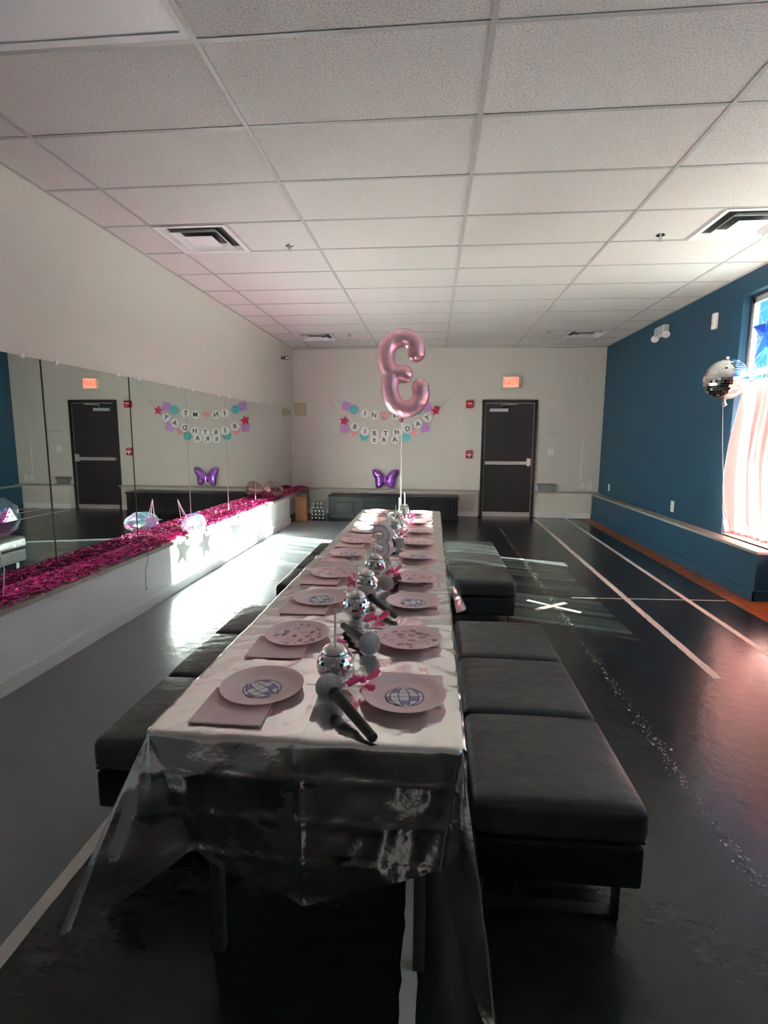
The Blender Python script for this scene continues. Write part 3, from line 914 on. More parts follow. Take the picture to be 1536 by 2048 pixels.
# ------------------------------------------------------------------ benches
def make_bench():
    t = thing('bench', 'x', 'bench', (0, 0, 0), group='black leather benches beside the table')
    W = 0.245
    for k in range(3):
        y0 = k * 0.505
        obj('cushion', G().rbox(-W, y0 + 0.002, 0.305, W, y0 + 0.503, 0.420, 0.030, 4, puff=0.018, sub=10), M_leather, t, True)
        obj('piping', G().tube([(-W + 0.012, y0 + 0.012, 0.314), (W - 0.012, y0 + 0.012, 0.314), (W - 0.012, y0 + 0.493, 0.314), (-W + 0.012, y0 + 0.493, 0.314), (-W + 0.012, y0 + 0.012, 0.314)], 0.004, 6), M_leather2, t)
    obj('seat_base', G().rbox(-W + 0.008, 0.008, 0.165, W - 0.008, 1.502, 0.300, 0.014, 3, sub=4), M_leather2, t, True)
    for y in (0.10, 1.41):
        obj('sled_leg', G().box(-0.20, y - 0.02, 0.0, 0.20, y + 0.02, 0.012).box(-0.205, y - 0.02, 0.0, -0.193, y + 0.02, 0.166).box(0.193, y - 0.02, 0.0, 0.205, y + 0.02, 0.166), M_blackmetal, t)
    return t


be = make_bench()
spots = [((0.385, 1.385), 'black leather three-cushion bench right of the table, nearest the camera'),
         ((0.380, 3.72), 'black leather three-cushion bench right of the table, far one'),
         ((-0.895, 1.555), 'black leather three-cushion bench left of the table, nearest the camera'),
         ((-0.835, 3.47), 'black leather three-cushion bench left of the table, far one')]
for i, ((x, y), lb) in enumerate(spots):
    o_ = be if i == 0 else copy_tree(be)
    o_.location = (x, y, 0); o_['label'] = lb

# ------------------------------------------------------------------ tables
TX0, TX1 = -0.665, 0.080
TZ = 0.735


def table(y0, y1, label):
    t = thing('folding_table', label, 'table', ((TX0 + TX1) / 2, (y0 + y1) / 2, 0), group='folding tables under the silver cloths')
    hx, hy = (TX1 - TX0) / 2 - 0.006, (y1 - y0) / 2 - 0.006
    obj('tabletop', G().rbox(-hx, -hy, TZ - 0.045, hx, hy, TZ, 0.012, 2, sub=2), M_greypl, t)
    for sx in (-1, 1):
        for sy in (-1, 1):
            x, y = sx * (hx - 0.085), sy * (hy - 0.13)
            obj('leg', G().rbox(x - 0.016, y - 0.016, 0, x + 0.016, y + 0.016, TZ - 0.045, 0.004, 2, sub=1), M_leg, t)
    for sy in (-1, 1):
        y = sy * (hy - 0.13)
        obj('leg_brace', G().box(-hx + 0.085, y - 0.01, TZ - 0.13, hx - 0.085, y + 0.01, TZ - 0.105), M_leg, t)
    return t


YA, YM, YE = 1.125, 2.975, 5.09
table(YA, YM, 'grey folding table under the nearer silver cloth')
table(YM + 0.012, YE, 'grey folding table under the farther silver cloth')


# silver film cloths: flat top, straight hangs, folded flaps at the corners
def crease(v, lines, wd):
    return sum(math.exp(-((v - c) / wd) ** 2) for c in lines)


def cloth(name, y0, y1, label, front, tipL, tipR, rF_tip, sidedrop, z0, backdrop, flare):
    R = 0.013
    vs = []; fs = []
    xc = (TX0 + TX1) / 2
    vl = [xc - 0.005]
    hl = [y0 + 0.02 + 0.232 * k for k in range(1, 9)]

    def topz(x, y):
        e = mn.noise(Vector((x * 5, y * 4, 0.3)))
        f = mn.noise(Vector((x * 22, y * 20, 4.0)))
        z = z0 + 0.0016 * e + 0.0010 * f
        z += 0.0045 * crease(x, vl, 0.006) + 0.0028 * crease(y, hl, 0.007)
        for k_, (fa, fb, sc_) in enumerate(((5.5, 4.0, 0.0030), (9.0, 11.0, 0.0022))):
            rg = 1 - min(1, abs(mn.noise(Vector((x * fa, y * fb, 20 + k_)))) * 3.2)
            z += sc_ * rg ** 3
        # sag beyond the table end and soft edge rumples
        ed = min(x - TX0, TX1 - x, y - y0)
        z += 0.0035 * math.exp(-max(ed, 0) / 0.03) * mn.noise(Vector((x * 16, y * 14, 9)))
        return z

    def hang(s):
        if s < R * PI / 2:
            return R * math.sin(s / R), -R * (1 - math.cos(s / R))
        return R, -(R + s - R * PI / 2)

    def rump(a, s, k):
        b = 0.012 * min(1, s / 0.08)
        return b * (mn.noise(Vector((a * 5.0, s * 5.0, k))) + 0.5 * mn.noise(Vector((a * 15, s * 9, k + 3)))) + 0.0036 * crease(s, [0.105, 0.21, 0.315, 0.42], 0.005) * min(1, s / 0.08)

    def pf(x, q):                                  # front hang
        o_, dz = hang(q)
        t_ = 0.30 * q * (math.exp(-(x - TX0) / 0.14) - 0.42 * math.exp(-(TX1 - x) / 0.14))
        fold = 0.008 * math.exp(-((x - vl[0]) / 0.007) ** 2) * min(1, q / 0.06)
        bow = 0.010 * min(1, q / 0.1) * math.sin(PI * (x - TX0) / (TX1 - TX0))
        return Vector((x + t_, y0 - o_ - rump(x, q, 1) - fold - bow, topz(x, y0) + dz))

    def ps(y, p_, side):                            # side hangs
        o_, dz = hang(p_)
        xe = TX0 if side < 0 else TX1
        fl = flare(y, side) * p_ if flare else 0
        return Vector((xe + side * (o_ + 0.5 * abs(rump(y, p_, 5 + side)) + fl), y, topz(xe, y) + dz))

    def grid(fn, us, ws):
        o_ = len(vs)
        for u in us:
            for w_ in ws:
                vs.append(fn(u, w_))
        n = len(ws)
        for i in range(len(us) - 1):
            for j in range(n - 1):
                fs.append((o_ + i * n + j, o_ + (i + 1) * n + j, o_ + (i + 1) * n + j + 1, o_ + i * n + j + 1))

    def lin(a, b, n):
        return [a + (b - a) * i / n for i in range(n + 1)]
    nx, ny = 90, int((y1 - y0) / 0.0125)
    X = lin(TX0, TX1, nx); Y = lin(y0, y1, ny)
    grid(lambda x, y: Vector((x, y, topz(x, y))), X, Y)
    # hang parameter: dense at the rounded edge
    H = [R * PI / 2 * i / 4 / 1.0 for i in range(5)]

    def qs(L, n=34):
        return H + [H[-1] + (L - H[-1]) * i / n for i in range(1, n + 1)]
    base = qs(1.0)
    if front:
        def Lf(x):
            return front[0] + (front[1] - front[0]) * (1 - abs(x - xc) / ((TX1 - TX0) / 2))
        grid(lambda x, j: pf(x, qs(Lf(x))[j]), X, list(range(len(base))))
    for side in (-1, 1):
        sdv = sidedrop
        grid(lambda y, j: ps(y, qs(sdv)[j], side), Y, list(range(len(base))))
        if front:
            tip = tipL if side < 0 else tipR
            xe = TX0 if side < 0 else TX1
            rt_ = rF_tip[0 if side < 0 else 1]
            nph = 26
            c0 = Vector((xe, y0, topz(xe, y0)))
            dF = (Vector(tip) - c0)
            def fan(i, j):
                ph = i / nph                        # 0 side, 1 front
                L0, Lt, L1 = sdv, rt_, front[0]
                L = (L0 + (Lt - L0) * ph * 2) if ph < 0.5 else (Lt + (L1 - Lt) * (ph - 0.5) * 2)
                r_ = qs(L)[j]
                fpt = c0 + dF.normalized() * r_
                fpt.z -= 0.05 * (r_ / rt_) ** 2
                if ph < 0.5:
                    a = ps(y0, r_, side); t_ = ph * 2
                else:
                    a = pf(xe, r_); t_ = 2 - ph * 2
                q = a.lerp(fpt, t_ ** 0.9)
                q += Vector((0, -1, 0)) * 0.010 * math.sin(PI * t_) * (1 if ph > 0.5 else -1) * min(1, r_ / 0.1) * (1 + mn.noise(Vector((t_ * 3, r_ * 8, side))))
                return q
            grid(fan, list(range(nph + 1)), list(range(len(base))))
    if backdrop:
        grid(lambda x, j: Vector((x, y1 + hang(qs(backdrop)[j])[0], topz(x, y1) + hang(qs(backdrop)[j])[1])), X, list(range(len(base))))
    me = bpy.data.meshes.new(name)
    me.from_pydata([tuple(v) for v in vs], [], fs)
    import bmesh
    bm = bmesh.new(); bm.from_mesh(me)
    bmesh.ops.remove_doubles(bm, verts=bm.verts, dist=0.0006)
    bmesh.ops.recalc_face_normals(bm, faces=bm.faces)
    for f in bm.faces:
        f.smooth = True
    bm.to_mesh(me); bm.free()
    me.materials.append(M_cloth)
    o_ = obj(name, me, None)
    return tag(o_, label, 'tablecloth', 'silver tablecloths')


cloth('tablecloth', YA, YM + 0.02, 'silver holographic film tablecloth on the nearer table, corners hanging in points',
      (0.315, 0.425), (-0.865, 1.035, 0.32), (0.165, 0.97, 0.23), (0.50, 0.62), 0.30, 0.7445, 0, None)
cloth('tablecloth', YM - 0.05, YE, 'silver holographic film tablecloth on the farther table',
      None, None, None, None, 0.30, 0.7395, 0.3,
      lambda y, s: (0.42 if s > 0 else 0.1) * math.exp(-((y - YM - 0.06) / 0.13) ** 2))

# ------------------------------------------------------------------ table settings
PZ = 0.7515
PL = [(-.457, 1.338), (-.459, 1.73), (-.466, 2.150), (-.490, 2.575), (-.492, 3.065), (-.486, 3.463), (-.478, 3.85), (-.492, 4.37), (-.505, 4.86)]
PR = [(-.063, 1.333), (-.067, 1.73), (-.069, 2.145), (-.080, 2.521), (-.071, 3.039), (-.084, 3.446), (-.087, 3.89), (-.096, 4.322), (-.098, 4.86)]

plate_me = G().lathe([(0.0, 0.0), (0.080, 0.0), (0.087, 0.003), (0.101, 0.0105), (0.1135, 0.0125), (0.1142, 0.0135), (0.1135, 0.0143), (0.1005, 0.0122), (0.086, 0.0046), (0.079, 0.0020), (0.0, 0.0020)], 64).mesh('plate_body', M_plate, True)
ZP = 0.0026


def globe_mesh():
    g = G(); R = 0.053
    def el(lon, lat):
        return (R * math.cos(lat) * math.sin(lon), R * math.sin(lat) * 0.98)
    # pale fill
    n = 40
    g.add([(0, 0, ZP)] + [(R * math.cos(2 * PI * i / n), R * math.sin(2 * PI * i / n), ZP) for i in range(n)], [(0, 1 + i, 1 + (i + 1) % n) for i in range(n)], 1)
    for lon in (-75, -48, -18, 14, 45, 74):
        pts = [el(math.radians(lon), math.radians(-78 + 156 * i / 18)) for i in range(19)]
        g.ribbon(pts, 0.0022, ZP + 0.0003, 0)
    for lat in (-52, -26, 0, 26, 52):
        pts = [el(math.radians(-90 + 180 * i / 16), math.radians(lat)) for i in range(17)]
        g.ribbon(pts, 0.0016, ZP + 0.0003, 0)
    for (a, b, c, d_) in [(-48, -18, 26, 52), (14, 45, -26, 0), (-75, -48, -26, 0), (45, 74, 26, 52), (-18, 14, -52, -26)]:
        q = [el(math.radians(lo), math.radians(la)) for lo, la in ((a, c), (b, c), (b, d_), (a, d_))]
        g.add([(*k, ZP + 0.0002) for k in q], [(0, 1, 2, 3)], 2)
    return g.mesh('globe_print', [M_navy, M_whitep, M_lilac])


def script_mesh():
    g = G()
    s = 'make the whole place shimmer'
    for i, ch in enumerate(s):
        if ch == ' ':
            continue
        a = math.radians(188 - 196 * i / (len(s) - 1))
        me = text_mesh(ch, 0.021, M_whitep, 0, 0.00035, 0.35)
        vv = [v.co for v in me.vertices]
        rad = 0.0655
        ca, sa = math.cos(a - PI / 2), math.sin(a - PI / 2)
        cx, cy_ = rad * math.cos(a), rad * math.sin(a)
        g.add([(cx + v.x * ca - v.y * sa, cy_ + v.x * sa + v.y * ca, ZP + 0.0003) for v in vv], [tuple(q.vertices) for q in me.polygons])
    return g.mesh('script_lettering', M_whitep)


def icon_mesh(seed):
    rnd = random.Random(seed); g = G()
    placed = []
    def lips(s, c, mi):
        n = 18; o_ = []
        for i in range(n):
            a = 2 * PI * i / n
            x = math.cos(a); y = 0.55 * math.sin(a) * (1 - 0.35 * abs(x))
            if y > 0.2 and abs(x) < 0.25:
                y *= 0.75
            o_.append((x * s, y * s))
        return o_
    tries = 0
    while len(placed) < 26 and tries < 900:
        tries += 1
        rr = 0.092 * math.sqrt(rnd.random()); a = rnd.uniform(0, 2 * PI)
        x, y = rr * math.cos(a), rr * math.sin(a)
        if any((x - u) ** 2 + (y - v) ** 2 < 0.0265 ** 2 for u, v in placed):
            continue
        placed.append((x, y))
        z = ZP + (0.0006 if rr < 0.078 else 0.0006 + (rr - 0.078) * 0.42)
        th = rnd.uniform(-0.5, 0.5); ct, st = math.cos(th), math.sin(th)
        tr = lambda pts: [(x + 1.25 * (u * ct - v * st), y + 1.25 * (u * st + v * ct)) for u, v in pts]
        k = len(placed) % 7
        if k in (0, 4):
            g.ribbon(tr(lips(0.0085, 0, 0)), 0.0042, z, 1, closed=True)
        elif k == 1:
            pts = [(0.008 * math.sin(t_) ** 3 * 1.0, 0.0085 * (0.81 * math.cos(t_) - 0.31 * math.cos(2 * t_) - 0.125 * math.cos(3 * t_))) for t_ in [2 * PI * i / 20 for i in range(20)]]
            g.ribbon(tr(pts), 0.0022, z, 3 if len(placed) % 2 else 2, closed=True)
        elif k == 2:
            for dy in (-0.0035, 0.0035):
                pts = [(-0.010 + 0.020 * i / 10, dy + 0.0028 * math.sin(i * 1.9 + dy * 900)) for i in range(11)]
                g.ribbon(tr(pts), 0.0031, z, 0)
        elif k == 3:
            pts = [(-0.009 + 0.018 * i / 8, 0.004 * math.sin(i * 1.4)) for i in range(9)]
            g.ribbon(tr(pts), 0.0031, z, 0)
        elif k == 5:
            for dx in (-0.0055, 0.0055):
                pts = [(dx + 0.0045 * math.cos(2 * PI * i / 12), 0.0036 * math.sin(2 * PI * i / 12)) for i in range(12)]
                g.ribbon(tr(pts), 0.0017, z, 4, closed=True)
        else:
            pts = [(0.007 * math.cos(PI / 2 + 2 * PI * i / 10) * (1 if i % 2 == 0 else 0.45), 0.007 * math.sin(PI / 2 + 2 * PI * i / 10) * (1 if i % 2 == 0 else 0.45)) for i in range(10)]
            g.ribbon(tr(pts), 0.0019, z, 2, closed=True)
    return g.mesh('icon_print', [M_navy, M_redp, M_whitep, M_pinkp, M_lilac])


GL, SCR = globe_mesh(), script_mesh()
IC = [icon_mesh(11), icon_mesh(23)]
nap_me = G().rbox(-0.092, -0.092, 0, 0.092, 0.092, 0.0016, 0.0006, 1, sub=4).rbox(-0.091, -0.090, 0.0016, 0.092, 0.088, 0.0032, 0.0006, 1, sub=4).mesh('napkin_fold', M_napkin)


def cloth_h(x, y):
    return 0.0


for side, lst in (('left', PL), ('right', PR)):
    for i, (x, y) in enumerate(lst):
        globe = i % 2 == 0
        zc_ = PZ if y < YM else PZ - 0.005
        where = '%s side of table, %s from the near end' % (side, ORD[i])
        # napkin
        if side == 'left':
            nxp, nyp = x - 0.038, y - 0.092
        else:
            nxp, nyp = x + 0.012, y + 0.055
        nk = thing('napkin', 'folded pink paper napkin partly under plate, %s' % where, 'napkin', (nxp, nyp, zc_ - 0.0028), random.uniform(-0.05, 0.05) + (0.02 if side == 'left' else -0.05), 'pink napkins under the plates')
        obj('napkin_fold', nap_me, None, nk)
        pt = thing('paper_plate', ('pink plate with navy globe print, ' if globe else 'pink plate with small doodles, ') + where, 'plate', (x, y, zc_ + 0.0022), 0, 'pink paper plates on the table')
        rz = {('left', 0): 0.9, ('right', 0): 0.12, ('left', 2): 0.5, ('right', 2): 0.0}.get((side, i), random.uniform(-0.5, 0.5))
        pt.rotation_euler = (0.012 if side == 'left' else -0.012, 0, 0)
        obj('plate_body', plate_me, None, pt)
        if globe:
            obj('globe_print', GL, None, pt, rot=(0, 0, rz), loc=(0.002, -0.008, 0))
            obj('script_lettering', SCR, None, pt, rot=(0, 0, -0.12 if side == 'left' else 0.0), loc=(0, -0.002, 0))
        else:
            obj('icon_print', IC[(i // 2) % 2], None, pt, rot=(0, 0, rz * 4 + (1.7 if side == 'right' else 0)))


# mirror-ball tumblers
def hex_tiles(R, s, zmin, zmax, jitter, shape=6, seed=1):
    rnd = random.Random(seed); g = G()
    dl = s * 1.62 / R if shape == 6 else s * 2.08 / R
    lat = math.asin(zmin / R) + dl / 2; row = 0
    while lat < math.asin(min(0.999, zmax / R)):
        n = max(3, int(2 * PI * math.cos(lat) * R / (s * (1.80 if shape == 6 else 2.06))))
        for k in range(n):
            lon = 2 * PI * (k + 0.5 * (row % 2)) / n
            nrm = Vector((math.cos(lat) * math.cos(lon), math.cos(lat) * math.sin(lon), math.sin(lat)))
            nj = (nrm + Vector((rnd.gauss(0, jitter), rnd.gauss(0, jitter), rnd.gauss(0, jitter)))).normalized()
            e = Vector((-math.sin(lon), math.cos(lon), 0)); e = (e - nj * e.dot(nj)).normalized(); f = nj.cross(e)
            c = nrm * (R * 1.004)
            if shape == 6:
                pts = [c + s * 0.93 * (math.sin(2 * PI * i / 6) * e + math.cos(2 * PI * i / 6) * f) for i in range(6)]
            else:
                h_ = PI * math.cos(lat) * R / n * 0.94
                pts = [c - h_ * e - s * 0.95 * f, c + h_ * e - s * 0.95 * f, c + h_ * e + s * 0.95 * f, c - h_ * e + s * 0.95 * f]
            g.add(pts, [tuple(range(len(pts)))])
        lat += dl; row += 1
    return g


def make_cup():
    t = thing('disco_tumbler', 'x', 'cup', (0, 0, 0), group='mirror-ball tumblers down the table centre')
    R = 0.053
    zc_ = 0.050
    prof = [(0.0, 0.0), (0.030, 0.0)] + [(R * math.cos(a), zc_ + R * math.sin(a)) for a in [math.radians(-58 + (58 + 46) * i / 14) for i in range(15)]]
    obj('cup_body', G().lathe(prof, 36), M_grout, t, True)
    ht = obj('mirror_tiles', hex_tiles(R, 0.0062, -0.042, 0.040, 0.03), M_mirrortile, t, loc=(0, 0, zc_))
    ht['kind'] = 'stuff'
    a0 = math.radians(46)
    rl = R * math.cos(a0); zl = zc_ + R * math.sin(a0)
    obj('rim', G().lathe([(rl + 0.0005, zl - 0.002), (rl + 0.002, zl), (rl + 0.0005, zl + 0.002)], 36), M_dark, t, True)
    obj('lid', G().lathe([(rl + 0.001, zl + 0.001), (rl * 0.97, zl + 0.007), (rl * 0.85, zl + 0.0125), (rl * 0.62, zl + 0.0185), (rl * 0.35, zl + 0.022), (0.006, zl + 0.0225), (0.0, zl + 0.0225)], 36), M_lid, t, True)
    obj('straw', G().tube([(0.0, 0, zl + 0.015), (0.002, 0.0, zl + 0.125)], 0.0032, 10), M_straw, t, True)
    return t


cup0 = make_cup()
CUPS = [(-.267, 1.415), (-.281, 1.945), (-.283, 2.275), (-.276, 2.60), (-.258, 3.36), (-.262, 3.80), (-.262, 4.26), (-.235, 4.68)]
for i, (x, y) in enumerate(CUPS):
    c_ = cup0 if i == 0 else copy_tree(cup0)
    c_.location = (x, y, PZ - 0.002 - (0.005 if y > YM else 0))
    c_.rotation_euler = (random.uniform(-.03, .03), random.uniform(-.03, .03), random.uniform(0, 6))
    c_['label'] = 'silver mirror-ball tumbler with straw on table centre, %s from the near end' % ORD[i]


# toy microphones
def make_mic(head, tail, label):
    hx, hy = head; tx, ty = tail
    z0 = PZ - 0.0015 - (0.005 if hy > YM else 0)
    rot = math.atan2(ty - hy, tx - hx)
    L = math.hypot(tx - hx, ty - hy)
    t = thing('toy_microphone', label, 'microphone', (hx, hy, z0), rot, 'toy microphones on the table')
    R = 0.036
    g = G().lathe([(R * math.cos(math.radians(-90 + 180 * i / 16)), R + R * math.sin(math.radians(-90 + 180 * i / 16))) for i in range(17)], 32)
    obj('head', g, M_glitter, t, 'all')
    a = Vector((0.030, 0, R - 0.002)); b = Vector((L, 0, 0.0125))
    obj('collar', G().tube([a, a.lerp(b, 0.06)], [0.0165, 0.015], 16), M_micblack, t, True)
    obj('handle', G().tube([a.lerp(b, 0.04), a.lerp(b, 0.5), b], [0.0140, 0.0130, 0.0118], 16), M_micblack, t, True)
    obj('end_cap', G().tube([b.lerp(a, 0.01), b + (b - a).normalized() * 0.004], [0.0124, 0.0112], 16), M_black, t, True)


make_mic((-.262, 1.300), (-.124, 1.115), 'toy microphone with silver glitter head at the near end of table')
make_mic((-.190, 1.608), (-.312, 1.822), 'toy microphone with silver glitter head behind the first tumbler')
make_mic((-.262, 2.135), (-.133, 1.950), 'toy microphone lying behind the second tumbler, handle pointing to viewer')
make_mic((-.200, 2.325), (-.150, 2.50), 'toy microphone with silver glitter head beside the third tumbler')
make_mic((-.200, 3.270), (-.272, 3.225), 'toy microphone beside the fifth tumbler, past the plastic number')
make_mic((-.335, 4.43), (-.300, 4.60), 'toy microphone far down the table by the seventh tumbler')


# wrapped favours with pink bows
def make_bow(loc, rz, label, seed):
    rnd = random.Random(seed)
    t = thing('wrapped_favour', label, 'favour', (loc[0], loc[1], PZ - 0.001 - (0.005 if loc[1] > YM else 0)), rz, 'favours tied with pink bows')
    # crumpled clear pouch
    g = G(); n = 16; m = 9
    vs = []; fs = []
    for j in range(m):
        v = j / (m - 1)
        for i in range(n):
            a = 2 * PI * i / n
            r = 0.030 * (math.sin(PI * min(1, v * 0.86 + 0.02)) ** 0.7) + 0.003
            r *= 1 + 0.25 * rnd.uniform(-1, 1)
            vs.append((-0.062 * (1 - v) - 0.004, r * math.cos(a), 0.020 + max(-0.018, 0.6 * r * math.sin(a))))
    for j in range(m - 1):
        for i in range(n):
            i2 = (i + 1) % n
            fs.append((j * n + i, j * n + i2, (j + 1) * n + i2, (j + 1) * n + i))
    obj('clear_pouch', G().add(vs, fs), M_cello, t)
    # two pleated fans
    for s in (-1, 1):
        g = G(); vs = []; fs = []; n = 22; m = 6
        for i in range(n + 1):
            a = math.radians(-52 + 104 * i / n)
            for j in range(m + 1):
                r = 0.004 + 0.046 * j / m * (1 + 0.10 * rnd.uniform(-1, 1))
                pl = (0.0055 if i % 2 else -0.0055) * j / m
                vs.append((0.004 + 0.55 * r * math.sin(a) + pl, s * r * math.cos(a), 0.031 + 0.62 * r * math.sin(a) + 0.008 * j / m - 0.6 * pl))
        for i in range(n):
            for j in range(m):
                q = i * (m + 1) + j
                fs.append((q, q + m + 1, q + m + 2, q + 1))
        obj('bow_fan', G().add(vs, fs), M_pinkcello, t)
    obj('knot', G().tube([(-0.006, 0, 0.022), (0.004, 0, 0.034), (0.013, 0, 0.026)], [0.006, 0.008, 0.005], 10).tube([(0.0, -0.03, 0.040), (0.003, -0.01, 0.034), (0.003, 0.012, 0.034), (0.0, 0.032, 0.042)], 0.0022, 6), M_hot, t, True)
    # end frill
    g = G(); vs = []; fs = []
    n = 20; m = 4
    for i in range(n + 1):
        a = math.radians(-65 + 130 * i / n)
        for j in range(m + 1):
            r = 0.004 + 0.026 * j / m
            vs.append((0.010 + r * math.cos(a), r * math.sin(a), 0.020 + (0.006 if i % 2 else -0.005) * j / m - 0.008 * j / m))
    for i in range(n):
        for j in range(m):
            q = i * (m + 1) + j
            fs.append((q, q + m + 1, q + m + 2, q + 1))
    obj('frill', G().add(vs, fs), M_pinkcello, t)


for (x, y, rz, sd_, lb) in [(-.180, 1.365, -0.9, 1, 'beside the near microphone head'), (-.285, 1.545, 2.6, 2, 'just behind the first tumbler'), (-.195, 1.868, -1.0, 3, 'in front of the second tumbler'),
                            (-.345, 2.35, 2.9, 4, 'left of the third tumbler'), (-.185, 2.56, -0.6, 5, 'right of the fourth tumbler'), (-.200, 3.63, -0.4, 6, 'behind the fifth tumbler'), (-.168, 4.17, -0.3, 7, 'right of the seventh tumbler'), (-.165, 4.56, -0.4, 8, 'near the far end, right of the ribbon')]:
    make_bow((x, y), rz, 'clear wrapped favour with hot pink bow %s' % lb, sd_)

# plastic number three standing on the table
t = thing('number_three_light', 'lavender and white plastic number three standing mid-table', 'number decoration', (-.272, 2.99, PZ - 0.004), -0.42)
me = text_mesh('3', 0.255, M_marq, 0.024, 0.0115)
zs = [v.co.y for v in me.vertices]
obj('shell', me, None, t, loc=(0, 0.0, -min(zs)), rot=(PI / 2, 0, 0))
me2 = text_mesh('3', 0.255, M_lavender, 0.004, 0.0050)
obj('face', me2, None, t, loc=(0, -0.0215, -min(zs)), rot=(PI / 2, 0, 0))
me3 = text_mesh('3', 0.255, M_whitep, 0.002, -0.0035)
obj('inner_line', me3, None, t, loc=(0, -0.0255, -min(zs)), rot=(PI / 2, 0, 0))


# ------------------------------------------------------------------ foil balloons
def inflate(sdf, x0, x1, z0, z1, step, hfun, seed=0, mats=None, name='foil', crinkle=0.006):
    """Two-sided pillow from a 2-D signed distance function (negative inside), in the xz plane."""
    xs_ = np.arange(x0, x1 + step, step); zs_ = np.arange(z0, z1 + step, step)
    GX, GZ = np.meshgrid(xs_, zs_, indexing='ij')
    D = sdf(GX, GZ)
    e = step * 0.25
    gx = (sdf(GX + e, GZ) - sdf(GX - e, GZ)) / (2 * e); gz = (sdf(GX, GZ + e) - sdf(GX, GZ - e)) / (2 * e)
    nrm = np.sqrt(gx ** 2 + gz ** 2) + 1e-9
    nx_, nz_ = D.shape
    inside = D < 0
    vid = {}; vs = []

    def V(i, j, s):
        edge = not inside[i, j]
        key = (i, j, 0 if edge else s)
        if key not in vid:
            if edge:
                px = GX[i, j] - gx[i, j] / nrm[i, j] * D[i, j]; pz = GZ[i, j] - gz[i, j] / nrm[i, j] * D[i, j]
                vs.append((px, 0.0, pz))
            else:
                h = hfun(-D[i, j])
                n_ = mn.noise(Vector((GX[i, j] * 40, GZ[i, j] * 40, seed + s)))
                near = math.exp(D[i, j] / 0.03)
                h = max(0.0006, h + crinkle * n_ * near * min(1, -D[i, j] / 0.006))
                vs.append((GX[i, j], s * h, GZ[i, j]))
            vid[key] = len(vs) - 1
        return vid[key]
    fs = []
    for i in range(nx_ - 1):
        for j in range(nz_ - 1):
            if inside[i, j] or inside[i + 1, j] or inside[i, j + 1] or inside[i + 1, j + 1]:
                for s in (-1, 1):
                    q = [V(i, j, s), V(i + 1, j, s), V(i + 1, j + 1, s), V(i, j + 1, s)]
                    if s > 0:
                        q.reverse()
                    if len(set(q)) == 4 and any(inside[a, b] for a, b in ((i, j), (i + 1, j), (i + 1, j + 1), (i, j + 1))):
                        fs.append(tuple(q))
    return G().add(vs, fs)


def seg_d(X, Z, ax, az, bx, bz):
    dx, dz = bx - ax, bz - az
    t_ = np.clip(((X - ax) * dx + (Z - az) * dz) / (dx * dx + dz * dz + 1e-12), 0, 1)
    return np.hypot(X - ax - t_ * dx, Z - az - t_ * dz)


def poly_sdf(pts):
    P = np.array(pts)

    def f(X, Z):
        d = np.full(X.shape, 1e9); ins = np.zeros(X.shape, bool)
        n = len(P)
        for i in range(n):
            a, b = P[i], P[(i + 1) % n]
            d = np.minimum(d, seg_d(X, Z, a[0], a[1], b[0], b[1]))
            c = ((a[1] > Z) != (b[1] > Z)) & (X < (b[0] - a[0]) * (Z - a[1]) / (b[1] - a[1] + 1e-12) + a[0])
            ins ^= c
        return np.where(ins, -d, d)
    return f


def arc(cx, cz, rx, rz, a0, a1, n):
    return [(cx + rx * math.cos(math.radians(a0 + (a1 - a0) * i / n)), cz + rz * math.sin(math.radians(a0 + (a1 - a0) * i / n))) for i in range(n + 1)]


# the balloon shows its back, so the figure reads reversed; centre line of the strokes
RS = 0.080


def smooth_line(P, n=5):
    out = []
    for i in range(len(P) - 1):
        p0, p1, p2, p3 = P[max(i - 1, 0)], P[i], P[i + 1], P[min(i + 2, len(P) - 1)]
        for k in range(n):
            t_ = k / n
            out.append(tuple(0.5 * (2 * p1[c] + (p2[c] - p0[c]) * t_ + (2 * p0[c] - 5 * p1[c] + 4 * p2[c] - p3[c]) * t_ ** 2 + (3 * p1[c] - p0[c] - 3 * p2[c] + p3[c]) * t_ ** 3) for c in range(2)))
    return out + [P[-1]]


lines = [smooth_line([(0.118, 0.190), (0.108, 0.262), (0.050, 0.312), (-0.025, 0.322), (-0.100, 0.290), (-0.148, 0.220), (-0.155, 0.140), (-0.140, 0.070), (-0.105, 0.008)]),
         [(-0.105, 0.008), (0.010, 0.006)],
         smooth_line([(-0.105, 0.008), (-0.116, -0.080), (-0.110, -0.170), (-0.068, -0.258), (0.015, -0.305), (0.100, -0.275), (0.158, -0.198), (0.156, -0.112)])]


def three_sdf(X, Z):
    d = np.full(X.shape, 1e9)
    for L_ in lines:
        for a, b in zip(L_[:-1], L_[1:]):
            d = np.minimum(d, seg_d(X, Z, a[0], a[1], b[0], b[1]))
    return d - RS


